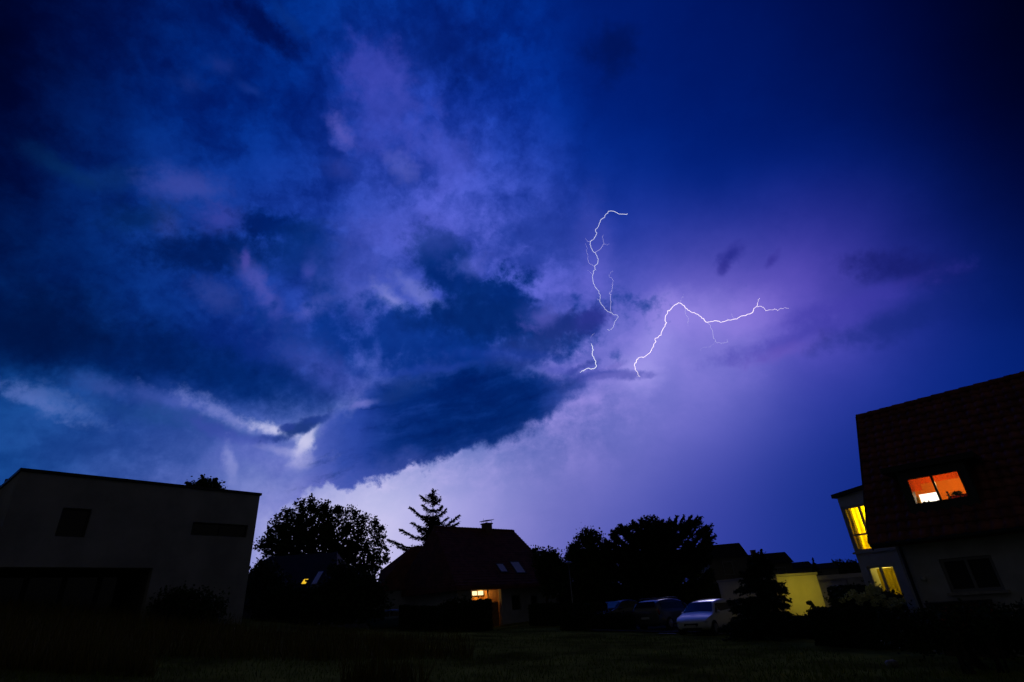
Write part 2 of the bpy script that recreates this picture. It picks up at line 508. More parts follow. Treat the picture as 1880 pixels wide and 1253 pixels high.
def glass_mat(name, tint=(0.95, 0.95, 0.95), gloss=0.10):
    m = bpy.data.materials.new(name)
    m.use_nodes = True
    t = m.node_tree
    t.nodes.clear()
    b = NB(t)
    tr = b.new('ShaderNodeBsdfTransparent')
    tr.inputs[0].default_value = (*tint, 1)
    gl = b.new('ShaderNodeBsdfGlossy')
    gl.inputs['Roughness'].default_value = 0.03
    mx = b.new('ShaderNodeMixShader')
    fr = b.new('ShaderNodeFresnel')
    fr.inputs[0].default_value = 1.45
    b.put(mx.inputs[0], b.math('ADD', fr.outputs[0], gloss * 0.3, clamp=True))
    b.put(mx.inputs[1], tr.outputs[0])
    b.put(mx.inputs[2], gl.outputs[0])
    o = b.new('ShaderNodeOutputMaterial')
    b.put(o.inputs[0], mx.outputs[0])
    return m


def leaf_mat(name, color, vary=0.4):
    m = bpy.data.materials.new(name)
    m.use_nodes = True
    t = m.node_tree
    b = NB(t)
    p = t.nodes['Principled BSDF']
    g = b.new('ShaderNodeNewGeometry')
    lo = tuple(c * (1 - vary) for c in color)
    hi = tuple(c * (1 + vary) for c in color)
    b.put(p.inputs['Base Color'], b.mix(g.outputs['Random Per Island'], (*lo, 1), (*hi, 1)))
    p.inputs['Roughness'].default_value = 0.65
    p.inputs['Specular IOR Level'].default_value = 0.04
    return m


M = {
    'render_white': make_mat('white_render', (0.42, 0.41, 0.40), 0.9, 0.18, 0.7, 0.3, 60),
    'render_grey': make_mat('grey_render', (0.55, 0.545, 0.56), 0.9, 0.12, 1.5, 0.4, 60),
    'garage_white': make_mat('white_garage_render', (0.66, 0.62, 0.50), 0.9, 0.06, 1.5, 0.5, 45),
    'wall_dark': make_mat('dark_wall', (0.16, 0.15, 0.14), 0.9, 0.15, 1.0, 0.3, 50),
    'annex_white': make_mat('annex_render', (0.72, 0.70, 0.66), 0.9, 0.10, 1.2, 0.3, 60),
    'brick': make_mat('brick_wall', (0.22, 0.12, 0.09), 0.9, 0.2, 4.0, 0.3, 30),
    'metal_dark': make_mat('dark_metal', (0.04, 0.04, 0.045), 0.45, 0.1, 4.0, metal=0.6),
    'metal_grey': make_mat('grey_metal', (0.30, 0.31, 0.32), 0.4, 0.1, 4.0, metal=0.7),
    'frame_white': make_mat('white_window_frame', (0.60, 0.59, 0.56), 0.5, 0.05, 3.0),
    'frame_grey': make_mat('grey_window_frame', (0.24, 0.24, 0.25), 0.5, 0.05, 3.0),
    'frame_dark': make_mat('dark_window_frame', (0.05, 0.05, 0.05), 0.5, 0.05, 3.0),
    'shutter': make_mat('closed_shutter', (0.03, 0.03, 0.032), 0.7, 0.1, 3.0),
    'tile_red': make_mat('red_clay_tile', (0.24, 0.066, 0.046), 0.75, 0.45, 2.6, 0.3, 30),
    'tile_brown': make_mat('brown_roof_tile', (0.20, 0.065, 0.042), 0.8, 0.3, 2.0, 0.3, 20),
    'tile_dark': make_mat('dark_roof_tile', (0.016, 0.012, 0.011), 0.8, 0.3, 2.0, 0.3, 20),
    'bark': make_mat('bark', (0.07, 0.05, 0.035), 0.95, 0.3, 8.0, 0.5, 20),
    'wood': make_mat('porch_wood', (0.42, 0.20, 0.07), 0.7, 0.25, 5.0, 0.3, 20),
    'wood_dark': make_mat('dark_wood', (0.10, 0.06, 0.035), 0.7, 0.25, 5.0),
    'asphalt': make_mat('asphalt', (0.05, 0.05, 0.05), 0.95, 0.3, 6.0, 0.4, 90),
    'paving': make_mat('paving', (0.40, 0.36, 0.34), 0.9, 0.25, 4.0, 0.3, 60),
    'stone': make_mat('stone', (0.38, 0.36, 0.33), 0.9, 0.25, 5.0, 0.4, 30),
    'glass_dark': make_mat('dark_glass', (0.01, 0.01, 0.012), 0.04, 0.0, 1.0, spec=0.6),
    'glass': glass_mat('clear_glass'),
    'orange_wall': make_mat('orange_room_paint', (0.72, 0.19, 0.005), 0.9, 0.04, 1.5),
    'shade_band': make_mat('red_shade_band', (0.42, 0.045, 0.008), 0.9, 0.10, 5.0),  # dark red for the painted shadow bands in the dormer window
    'red_cloth': make_mat('red_cloth', (0.60, 0.03, 0.008), 0.8, 0.10, 5.0),
    'paint_white': make_mat('white_car_paint', (0.82, 0.82, 0.84), 0.25, 0.02, 1.0, coat=1.0),
    'paint_black': make_mat('black_car_paint', (0.03, 0.03, 0.034), 0.22, 0.02, 1.0, coat=1.0),
    'paint_anthracite': make_mat('dark_grey_car_paint', (0.10, 0.10, 0.115), 0.25, 0.02, 1.0, coat=1.0),
    'paint_blue': make_mat('blue_car_paint', (0.05, 0.12, 0.22), 0.22, 0.02, 1.0, coat=1.0),
    'rubber': make_mat('tyre_rubber', (0.02, 0.02, 0.02), 0.9, 0.1, 6.0),
    'rim': make_mat('wheel_rim', (0.45, 0.45, 0.46), 0.35, 0.05, 3.0, metal=0.9),
    'trim_black': make_mat('black_plastic_trim', (0.02, 0.02, 0.02), 0.5, 0.05, 3.0),
    'lamp_clear': make_mat('clear_lamp_lens', (0.7, 0.7, 0.72), 0.08, 0.02, 3.0, spec=0.8),
    'lamp_red': make_mat('red_lamp_lens', (0.25, 0.01, 0.01), 0.12, 0.02, 3.0, spec=0.8),
    'plate': make_mat('number_plate', (0.6, 0.6, 0.58), 0.5, 0.02, 3.0),
    'flower': leaf_mat('cream_petals', (0.80, 0.76, 0.26), 0.15),
    'flower_red': leaf_mat('red_petals', (0.45, 0.04, 0.02), 0.2),
    'leaf_broad': leaf_mat('broadleaf_leaves', (0.045, 0.075, 0.022)),
    'leaf_pale': leaf_mat('pale_leaves', (0.06, 0.085, 0.030)),
    'leaf_fir': leaf_mat('fir_needles', (0.022, 0.045, 0.022)),
    'leaf_cedar': leaf_mat('cedar_needles', (0.028, 0.048, 0.026)),
    'leaf_hedge': leaf_mat('hedge_leaves', (0.030, 0.050, 0.018)),
    'leaf_box': leaf_mat('box_leaves', (0.040, 0.060, 0.022)),
    'grass': leaf_mat('grass_blades', (0.16, 0.22, 0.026), 0.5),
    'grass_dry': leaf_mat('dry_grass_blades', (0.17, 0.135, 0.030), 0.5),
}
M['skylight_glass'] = make_mat('roof_window_glass', (0.85, 0.86, 0.90), 0.3, 0.0, 1.0, spec=0.9, coat=1.0)  # pale base colour stands in for bright sky reflected in the glass


def emit_mat(name, color, strength):
    m = bpy.data.materials.new(name)
    m.use_nodes = True
    t = m.node_tree
    t.nodes.clear()
    b = NB(t)
    e = b.new('ShaderNodeEmission')
    e.inputs[0].default_value = (*color, 1)
    e.inputs[1].default_value = strength
    o = b.new('ShaderNodeOutputMaterial')
    b.put(o.inputs[0], e.outputs[0])
    return m


# ------------------------------------------------------------------ helpers: meshes and things
Z = Vector((0, 0, 1))


def g(x, y):
    """height of the ground"""
    yy = min(max(y, -20), 62)
    z = 0.014 * yy
    sm = lambda v, a, b: (lambda q: q * q * (3 - 2 * q))(min(1.0, max(0.0, (v - a) / (b - a))))
    z -= 0.16 * sm(x, 2.0, 8.0) * sm(y, 19.0, 27.0)          # the parking place lies lower
    z -= 0.85 * sm(-x, 0.0, 7.0) * sm(y, 30.0, 40.0)          # behind the bank the ground falls again
    xx = max(-32.0, min(32.0, x))
    if xx < 0:
        z += -0.055 * xx + 0.0036 * xx * xx * min(1.0, max(0.0, (y - 3) / 14.0))
    else:
        z += -0.040 * xx
    return z


def tag(o, label=None, cat=None, group=None, kind=None):
    if label: o['label'] = label
    if cat: o['category'] = cat
    if group: o['group'] = group
    if kind: o['kind'] = kind
    return o


def thing(name, loc, label, cat, group=None, rz=0.0):
    o = bpy.data.objects.new(name, None)
    o.empty_display_size = 0.3
    COL.objects.link(o)
    o.location = loc
    o.rotation_euler = (0, 0, rz)
    return tag(o, label, cat, group)


def world_loc(o):
    v = Vector(o.location)
    while o.parent:
        o = o.parent
        v += Vector(o.location)
    return v


def finish(name, bm, mat, parent=None, smooth=False, local=False, label=None):
    """link a bmesh as ONE object; its vertices are given in world coordinates unless local"""
    me = bpy.data.meshes.new(name)
    if parent is not None and not local:
        w = world_loc(parent)
        for v in bm.verts:
            v.co -= w
    bmesh.ops.recalc_face_normals(bm, faces=bm.faces)
    bm.to_mesh(me)
    bm.free()
    o = bpy.data.objects.new(name, me)
    for mm in (mat if isinstance(mat, (list, tuple)) else [mat]):
        me.materials.append(mm)
    if smooth:
        for p in me.polygons:
            p.use_smooth = True
    COL.objects.link(o)
    if parent is not None:
        o.parent = parent
    if label:
        o['label'] = label
    return o


def add_hull(bm, P, faces, mi=0):
    vs = [bm.verts.new(p) for p in P]
    for f in faces:
        try:
            fc = bm.faces.new([vs[i] for i in f])
            fc.material_index = mi
        except ValueError:
            pass
    return vs


BOXF = ((0, 1, 2, 3), (7, 6, 5, 4), (0, 4, 5, 1), (1, 5, 6, 2), (2, 6, 7, 3), (3, 7, 4, 0))


def add_box8(bm, P, mi=0):
    return add_hull(bm, P, BOXF, mi)


def add_box(bm, c, s, mi=0):
    x, y, z = c
    a, b, d = s[0] / 2, s[1] / 2, s[2] / 2
    return add_box8(bm, [(x - a, y - b, z - d), (x + a, y - b, z - d), (x + a, y + b, z - d), (x - a, y + b, z - d),
                         (x - a, y - b, z + d), (x + a, y - b, z + d), (x + a, y + b, z + d), (x - a, y + b, z + d)], mi)


def add_tube(bm, path, radii, n=7, cap=True, mi=0):
    path = [Vector(p) for p in path]
    rings = []
    ref = Vector((0.3, 0.2, 0.93))
    for i, p in enumerate(path):
        t = (path[min(i + 1, len(path) - 1)] - path[max(i - 1, 0)])
        if t.length < 1e-9:
            t = Vector((0, 0, 1))
        t.normalize()
        a = t.cross(ref)
        if a.length < 1e-4:
            a = t.cross(Vector((1, 0, 0)))
        a.normalize()
        b = t.cross(a)
        r = radii[i] if isinstance(radii, (list, tuple)) else radii
        rings.append([bm.verts.new(p + (a * math.cos(2 * math.pi * k / n) + b * math.sin(2 * math.pi * k / n)) * r) for k in range(n)])
    for A, B in zip(rings[:-1], rings[1:]):
        for k in range(n):
            bm.faces.new((A[k], A[(k + 1) % n], B[(k + 1) % n], B[k])).material_index = mi
    if cap:
        bm.faces.new(rings[0][::-1]).material_index = mi
        bm.faces.new(rings[-1]).material_index = mi


def add_ball(bm, c, r, sub=2, squash=(1, 1, 1), jit=0.0, mi=0):
    res = bmesh.ops.create_icosphere(bm, subdivisions=sub, radius=1.0)
    for v in res['verts']:
        k = r * (1 + jit * (random.random() - 0.5) * 2)
        v.co = Vector(c) + Vector((v.co.x * squash[0], v.co.y * squash[1], v.co.z * squash[2])) * k
    for v in res['verts']:
        for f in v.link_faces:
            f.material_index = mi


class Plane:
    """a vertical wall plane: u runs horizontally, d is the distance out of the wall towards the viewer"""
    def __init__(self, o, az_deg):
        self.o = Vector(o)
        a = R(az_deg)
        self.u = Vector((math.sin(a), math.cos(a), 0))
        n = self.u.cross(Z)
        if n.dot(CAM - self.o) < 0:
            n = -n
        self.n = n.normalized()

    def uv(self, px, py, d=0.0):
        r = ray(px, py)
        o = self.o + self.n * d
        t = (o - CAM).dot(self.n) / r.dot(self.n)
        p = CAM + r * t
        return (p - self.o).dot(self.u), p.z

    def p(self, u, z, d=0.0):
        q = self.o + self.u * u + self.n * d
        return Vector((q.x, q.y, z))

    def box(self, bm, u0, u1, z0, z1, d0, d1, mi=0):
        P = [self.p(u0, z0, d1), self.p(u1, z0, d1), self.p(u1, z0, d0), self.p(u0, z0, d0),
             self.p(u0, z1, d1), self.p(u1, z1, d1), self.p(u1, z1, d0), self.p(u0, z1, d0)]
        return add_box8(bm, P, mi)

    def frame(self, bm, u0, u1, z0, z1, w, d0, d1):
        self.box(bm, u0, u0 + w, z0, z1, d0, d1)
        self.box(bm, u1 - w, u1, z0, z1, d0, d1)
        self.box(bm, u0 + w, u1 - w, z0, z0 + w, d0, d1)
        self.box(bm, u0 + w, u1 - w, z1 - w, z1, d0, d1)

    def wall(self, bm, u0, u1, z0, z1, d0, d1, holes=()):
        """a wall slab with rectangular openings (u0, u1, z0, z1), cut into boxes that butt"""
        us = sorted(set([u0, u1] + [h[0] for h in holes] + [h[1] for h in holes]))
        zs = sorted(set([z0, z1] + [h[2] for h in holes] + [h[3] for h in holes]))
        us = [q for q in us if u0 <= q <= u1]
        zs = [q for q in zs if z0 <= q <= z1]
        grid = {}
        def vert(i, j, k):
            key = (i, j, k)
            if key not in grid:
                grid[key] = bm.verts.new(self.p(us[i], zs[j], (d0, d1)[k]))
            return grid[key]
        def solid(i, j):
            if i < 0 or j < 0 or i >= len(us) - 1 or j >= len(zs) - 1:
                return False
            cu, cz = (us[i] + us[i + 1]) / 2, (zs[j] + zs[j + 1]) / 2
            return not any(h[0] < cu < h[1] and h[2] < cz < h[3] for h in holes)
        for i in range(len(us) - 1):
            for j in range(len(zs) - 1):
                if not solid(i, j):
                    continue
                for k in (0, 1):
                    bm.faces.new((vert(i, j, k), vert(i + 1, j, k), vert(i + 1, j + 1, k), vert(i, j + 1, k)))
                for (di, dj, a, b) in ((-1, 0, (i, j), (i, j + 1)), (1, 0, (i + 1, j), (i + 1, j + 1)), (0, -1, (i, j), (i + 1, j)), (0, 1, (i, j + 1), (i + 1, j + 1))):
                    if not solid(i + di, j + dj):
                        bm.faces.new((vert(*a, 0), vert(*b, 0), vert(*b, 1), vert(*a, 1)))

    def rect(self, pts, d=0.0):
        q = [self.uv(x, y, d) for x, y in pts]      # order TL TR BR BL
        us = sorted([(q[0][0] + q[3][0]) / 2, (q[1][0] + q[2][0]) / 2])
        zs = sorted([(q[0][1] + q[1][1]) / 2, (q[2][1] + q[3][1]) / 2])
        return us[0], us[1], zs[0], zs[1]


def nbm():
    return bmesh.new()


# leaf cards: many small faces spread through a crown
def leaf_mesh(name, P, size, mat, parent, stretch=1.6, direction=None, core=None, flat=0.0):
    n = len(P)
    P = np.asarray(P, float)
    a = rng.normal(size=(n, 3))
    if direction is not None:
        a = np.asarray(direction) + a * 0.45
    a /= np.linalg.norm(a, axis=1)[:, None]
    b = rng.normal(size=(n, 3))
    b[:, 2] += flat * np.sign(b[:, 2]) * 0
    b = np.cross(a, b)
    b /= np.linalg.norm(b, axis=1)[:, None] + 1e-9
    s = size * rng.uniform(0.6, 1.35, n)[:, None]
    V = np.empty((n, 4, 3))
    V[:, 0] = P - a * s * stretch * 0.5
    V[:, 1] = P + b * s * 0.5
    V[:, 2] = P + a * s * stretch * 0.5
    V[:, 3] = P - b * s * 0.5
    V = V.reshape(-1, 3)
    F = np.arange(n * 4).reshape(-1, 4)
    if core is not None:
        cv, cf = core
        F = [tuple(f) for f in F] + [tuple(i + len(V) for i in f) for f in cf]
        V = np.vstack([V, np.asarray(cv, float)])
    if parent is not None:
        V = V - np.array(world_loc(parent))
    me = bpy.data.meshes.new(name)
    me.from_pydata(V.tolist(), [], F if isinstance(F, list) else F.tolist())
    me.materials.append(mat)
    o = bpy.data.objects.new(name, me)
    COL.objects.link(o)
    if parent is not None:
        o.parent = parent
    return o


def lump_points(lumps, n, sprig=0.28, per=9, depth=0.9, shell=0.55):
    """leaf positions: sprigs spread through ellipsoid lumps [(centre, radius)], denser towards the surface"""
    vol = np.array([r ** 2.2 for c, r in lumps])
    cnt = np.maximum(1, (vol / vol.sum() * n / per).astype(int))
    out = []
    for (c, r), k in zip(lumps, cnt):
        d = rng.normal(size=(k, 3))
        d /= np.linalg.norm(d, axis=1)[:, None]
        rr = r * (shell + (1.08 - shell) * rng.random(k) ** 0.6)
        q = np.array(c) + d * rr[:, None] * np.array([1, depth, 1])
        q = np.repeat(q, per, axis=0) + rng.normal(size=(k * per, 3)) * sprig * rng.uniform(0.4, 1.0, (k * per, 1))
        out.append(q)
    return np.vstack(out)


def px_lumps(lst, y, spread=1.0):
    """crown lumps given where the photo shows them: (px, py, radius in px, depth offset)"""
    o = []
    for L in lst:
        px, py, r = L[:3]
        dy = L[3] if len(L) > 3 else random.uniform(-1, 1) * spread
        c = at(px, py, y + dy)
        sc = (y + dy) / FPX * (ray(px, py).length / ray(px, py).y) * 0.98
        o.append((tuple(c), r * sc))
    return o


def trunk_mesh(name, base, top, r0, limbs, parent, mat=None):
    bm = nbm()
    base, top = Vector(base), Vector(top)
    n = 8
    path = [base.lerp(top, i / n) + Vector((math.sin(i * 1.7) * 0.08, math.cos(i * 1.3) * 0.08, 0)) for i in range(n + 1)]
    add_tube(bm, path, [r0 * (1.25 if i == 0 else 1 - 0.75 * i / n) for i in range(n + 1)], 9)
    for (f, tip, r) in limbs:
        s = base.lerp(top, f)
        tip = Vector(tip)
        mid = s.lerp(tip, 0.5) + Vector((0, 0, 0.12 * (tip - s).length))
        add_tube(bm, [s, s.lerp(mid, 0.5), mid, mid.lerp(tip, 0.5), tip], [r, r * .8, r * .6, r * .4, r * .15], 6)
    return finish(name, bm, mat or M['bark'], parent, smooth=True)


# ------------------------------------------------------------------ ground, road and paving
def ground_sheet():
    bm = nbm()
    xs = [-3000, -1200, -500, -220, -120] + [-80 + 2.0 * i for i in range(81)] + [120, 220, 500, 1200, 3000]
    ys = [-1500, -400, -120, -60, -30, -15] + [-6 + 2.0 * i for i in range(53)] + [120, 160, 240, 500, 1200, 3500]
    grid = [[bm.verts.new((x, y, g(x, y) + 0.05 * mnoise.noise(Vector((x * .25, y * .25, 0))))) for x in xs] for y in ys]
    for j in range(len(ys) - 1):
        for i in range(len(xs) - 1):
            bm.faces.new((grid[j][i], grid[j][i + 1], grid[j + 1][i + 1], grid[j + 1][i]))
    m = make_mat('meadow_ground', (0.16, 0.165, 0.030), 0.95, 0.6, 0.45, 0.6, 12, spec=0.0)
    return tag(finish('ground', bm, m, smooth=True), kind='structure')


ground_sheet()


def sheet(name, poly, lift, mat):
    """a paved area laid on the ground, cut fine enough to follow it"""
    bm = nbm()
    (x0, y0), (x1, y1), (x2, y2), (x3, y3) = poly
    nu, nv = 10, 8
    rows = []
    for j in range(nv + 1):
        row = []
        for i in range(nu + 1):
            s, t = i / nu, j / nv
            x = (x0 * (1 - s) + x1 * s) * (1 - t) + (x3 * (1 - s) + x2 * s) * t
            y = (y0 * (1 - s) + y1 * s) * (1 - t) + (y3 * (1 - s) + y2 * s) * t
            row.append(bm.verts.new((x, y, g(x, y) + lift)))
        rows.append(row)
    for j in range(nv):
        for i in range(nu):
            bm.faces.new((rows[j][i], rows[j][i + 1], rows[j + 1][i + 1], rows[j + 1][i]))
    return tag(finish(name, bm, mat), kind='structure')


sheet('parking_area', [(3.0, 31.0), (12.6, 29.6), (13.4, 42.0), (3.0, 42.0)], 0.07, M['asphalt'])


# ------------------------------------------------------------------ lightning: channels far off in the storm
def jag(pts, seed, amp):
    rr = random.Random(seed)
    out = [Vector((p[0], p[1], 0)) for p in pts]
    for _ in range(2):
        q = [out[0]]
        for a, b in zip(out[:-1], out[1:]):
            L = (b - a).length
            nrm = Vector((-(b - a).y, (b - a).x, 0)) / max(L, 1e-6)
            q += [(a + b) / 2 + nrm * rr.uniform(-1, 1) * L * amp, b]
        out = q
    return out


def bolt_mesh(name, paths, y, mat, parent, seed):
    bm = nbm()
    for k, (r, pts) in enumerate(paths):
        w = jag([(1030 + a / 3.48, 360 + b / 3.48) for a, b in pts], seed + k, 0.19)
        n = len(w)
        P = [at(p.x, p.y, y + 40 * math.sin(i * .21 + k)) for i, p in enumerate(w)]
        sc = y / FPX * 0.90
        rad = []
        for i in range(n):
            f = i / (n - 1)
            e = min(1.0, min(f, 1 - f) * 10 + 0.35) if r > 0.6 else (1.0 - 0.6 * f)
            rad.append(r * sc * e * (1.0 + .28 * mnoise.noise(Vector((i * .33, seed * 1.7, k)))))
        add_tube(bm, P, rad, 5)
    return finish(name, bm, mat, parent)


def lightning():
    pink = emit_mat('lightning_pink_white', (1.0, 0.86, 0.98), 1.25)
    blue = emit_mat('lightning_blue_white', (0.84, 0.86, 1.0), 1.15)
    thin = emit_mat('lightning_thin_channel', (0.62, 0.58, 0.96), 0.95)
    A = [(425, 115), (400, 117), (375, 118), (350, 105), (330, 98), (305, 97), (285, 120), (265, 145), (245, 175), (240, 190), (222, 212), (228, 235), (222, 258), (210, 275), (190, 290), (185, 310), (190, 325), (200, 345), (218, 362), (228, 380), (238, 407), (235, 425), (225, 440), (214, 450), (220, 470), (206, 480), (205, 500), (203, 530), (205, 550), (215, 570), (225, 590), (240, 605), (252, 635), (248, 665), (255, 690), (275, 712), (290, 730), (315, 745), (335, 760), (362, 765), (365, 775), (355, 790), (345, 800), (340, 820), (328, 845), (315, 858), (295, 855)]
    y = 1500.0
    t = thing('lightning_bolt', at(1096, 480, y), 'tall thin lightning bolt twisting down behind the dark cumulus cloud', 'lightning', 'lightning in the storm cloud')
    bolt_mesh('main_channel', [(0.56, A)], y, blue, t, 3)
    bolt_mesh('branch', [(.34, [(190, 290), (170, 292), (155, 272)])], y, thin, t, 11)
    bolt_mesh('branch', [(.45, [(218, 362), (235, 350), (255, 335), (275, 305), (265, 265), (270, 250)]), (.28, [(275, 308), (310, 308)])], y, thin, t, 21)
    bolt_mesh('branch', [(.34, [(214, 447), (195, 437), (175, 425), (172, 390), (165, 360), (168, 330), (160, 300)])], y, thin, t, 31)
    bolt_mesh('branch', [(.30, [(205, 500), (190, 492), (172, 475)])], y, thin, t, 41)
    bolt_mesh('branch', [(.26, [(248, 668), (230, 655)])], y, thin, t, 51)
    bolt_mesh('branch', [(.42, [(318, 745), (315, 715), (318, 690), (315, 660), (320, 630), (308, 625), (325, 600), (328, 580), (335, 545), (325, 525), (308, 515), (315, 495), (330, 480)])], y, thin, t, 61)
    t = thing('lightning_bolt', at(1088, 660, y), 'short hooked end of lightning between the cumulus and the dark shelf cloud', 'lightning', 'lightning in the storm cloud')
    bolt_mesh('main_channel', [(0.66, [(192, 943), (200, 960), (206, 985), (198, 1010), (210, 1030), (222, 1055), (225, 1080), (215, 1102), (185, 1105), (160, 1105), (145, 1118), (120, 1130)])], y, blue, t, 5)
    bolt_mesh('branch', [(.22, [(210, 878), (200, 890), (190, 905)])], y, thin, t, 71)
    B = [(505, 1155), (490, 1140), (482, 1120), (475, 1100), (468, 1085), (480, 1065), (485, 1045), (495, 1035), (525, 1033), (545, 1020), (565, 1005), (580, 980), (592, 960), (597, 940), (607, 930), (600, 915), (620, 905), (640, 890), (643, 870), (655, 845), (665, 825), (675, 810), (665, 790), (672, 760), (680, 735), (692, 735), (710, 715), (730, 695), (750, 683), (765, 687), (785, 700), (797, 718), (820, 732), (850, 745), (880, 762), (900, 782), (920, 800), (937, 808), (965, 803), (1000, 800), (1040, 803), (1065, 793), (1105, 788), (1140, 775), (1180, 765), (1215, 750), (1230, 730), (1250, 708), (1257, 680), (1270, 652)]
    y = 1400.0
    t = thing('lightning_bolt', at(1245, 600, y), 'bright pinkish lightning bolt arching sideways across the violet sky', 'lightning', 'lightning in the storm cloud')
    bolt_mesh('main_channel', [(0.74, B)], y, pink, t, 8)
    bolt_mesh('branch', [(.48, [(1250, 708), (1275, 705), (1295, 715), (1308, 735), (1340, 728), (1365, 722), (1385, 733), (1405, 718), (1435, 715), (1455, 720)])], y, pink, t, 81)
    bolt_mesh('branch', [(.40, [(937, 810), (955, 840), (970, 880), (980, 915), (988, 932), (1015, 938), (1045, 938), (1065, 935), (1060, 918)])], y, thin, t, 91)
    bolt_mesh('branch', [(.18, [(988, 932), (970, 950), (940, 965), (880, 990)])], y, thin, t, 101)
    bolt_mesh('branch', [(.30, [(797, 718), (798, 760), (815, 790), (812, 830)])], y, thin, t, 111)
    bolt_mesh('branch', [(.20, [(765, 687), (770, 655), (790, 625)])], y, thin, t, 121)
    bolt_mesh('branch', [(.32, [(505, 1155), (490, 1153), (475, 1152)])], y, thin, t, 131)
    bolt_mesh('branch', [(.16, [(1455, 720), (1440, 668), (1560, 650), (1680, 640)])][:0] or [(.16, [(1105, 788), (1095, 765), (1090, 745)])], y, thin, t, 141)


lightning()

# ------------------------------------------------------------------ flat-roofed house on the left
def window(pl, rect, parent, d, frame_mat, pane_mat, w=0.07, bars=(), name='window', depth=0.12, sill=None, label=None):
    """a window set in an opening: frame (its own mesh), its panes and sill as pieces of it"""
    u0, u1, z0, z1 = rect
    bm = nbm()
    pl.frame(bm, u0 + .004, u1 - .004, z0 + .004, z1 - .004, w, d - depth, d)
    for k, f in bars:
        if k == 'v':
            c = u0 + (u1 - u0) * f
            pl.box(bm, c - w * .5, c + w * .5, z0 + w, z1 - w, d - depth + .01, d - .01)
        else:
            c = z0 + (z1 - z0) * f
            pl.box(bm, u0 + w, u1 - w, c - w * .4, c + w * .4, d - depth + .02, d - .02)
    fr = finish(name, bm, frame_mat, parent, label=label)
    bm = nbm()
    pl.box(bm, u0 + w * .6, u1 - w * .6, z0 + w * .6, z1 - w * .6, d - depth * .62, d - depth * .5)
    pn = finish('pane', bm, pane_mat, None)
    w0 = world_loc(parent)
    for v in pn.data.vertices:
        v.co -= w0
    pn.parent = fr
    if sill:
        bm = nbm()
        pl.box(bm, u0 - .08, u1 + .08, z0 - .07, z0 - .003, sill[0], sill[1])
        s = finish('sill', bm, sill[2], None)
        for v in s.data.vertices:
            v.co -= w0
        s.parent = fr
    return fr


def sub(o, child, root):
    """make an already finished world-space mesh a piece of part o"""
    w0 = world_loc(root)
    for v in child.data.vertices:
        v.co -= w0
    child.parent = o
    return child


def left_house():
    A, B = at(41, 860, 19.81), at(478, 906, 27.0)
    zt = (A.z + B.z) / 2
    L = (Vector((B.x, B.y, 0)) - Vector((A.x, A.y, 0))).length
    azd = math.degrees(math.atan2(B.x - A.x, B.y - A.y))
    pl = Plane((A.x, A.y, 0), azd)
    gz = g(-16, 23.5) - 1.2
    base = pl.p(L / 2, g(-16, 23.5), 0)
    t = thing('flat_roofed_house', base, 'pale flat-roofed cube house with two dark upper windows and an open ground floor', 'house')
    w1 = pl.rect([(115, 932), (168, 935), (157, 987), (101, 985)])
    w2 = pl.rect([(355, 959), (456, 964), (453, 987), (349, 983)])
    ou, oz = pl.uv(281, 1043)
    op = (1e-3, ou, gz + .01, oz)
    bm = nbm()
    pl.wall(bm, 0, L, gz, zt - .12, -.34, 0, [w1, w2, op])
    pl.box(bm, 0.0, .34, gz, zt - .12, -8.0, -.342)
    pl.box(bm, L - .34, L, gz, zt - .12, -8.0, -.342)
    pl.box(bm, .342, L - .342, gz, zt - .12, -8.0, -7.7)
    finish('wall', bm, M['render_white'], t)
    bm = nbm()
    pl.box(bm, -.06, L + .06, zt - .117, zt, -.42, .07)
    pl.box(bm, -.06, .40, zt - .117, zt, -8.05, -.422)
    pl.box(bm, L - .40, L + .06, zt - .117, zt, -8.05, -.422)
    pl.box(bm, .402, L - .402, zt - .117, zt, -8.05, -7.65)
    finish('coping', bm, M['metal_dark'], t)
    bm = nbm()
    pl.box(bm, .345, L - .345, zt - .55, zt - .35, -7.69, -.35)
    finish('roof', bm, M['asphalt'], t)
    # ground-floor recess with dark glazing behind
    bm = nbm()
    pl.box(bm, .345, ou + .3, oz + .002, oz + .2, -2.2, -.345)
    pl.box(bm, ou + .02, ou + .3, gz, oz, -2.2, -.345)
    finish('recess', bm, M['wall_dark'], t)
    n = 4
    for i in range(n):
        a = .345 + (ou - .345) * i / n
        b = .345 + (ou - .345) * (i + 1) / n
        window(pl, (a, b, gz + .9, oz), t, -2.2, M['frame_dark'], M['glass_dark'], .08, name='glass_door')
    window(pl, w1, t, -.10, M['frame_dark'], M['glass_dark'], .06)
    window(pl, w2, t, -.10, M['frame_dark'], M['glass_dark'], .05, bars=[('v', .5)])


left_house()


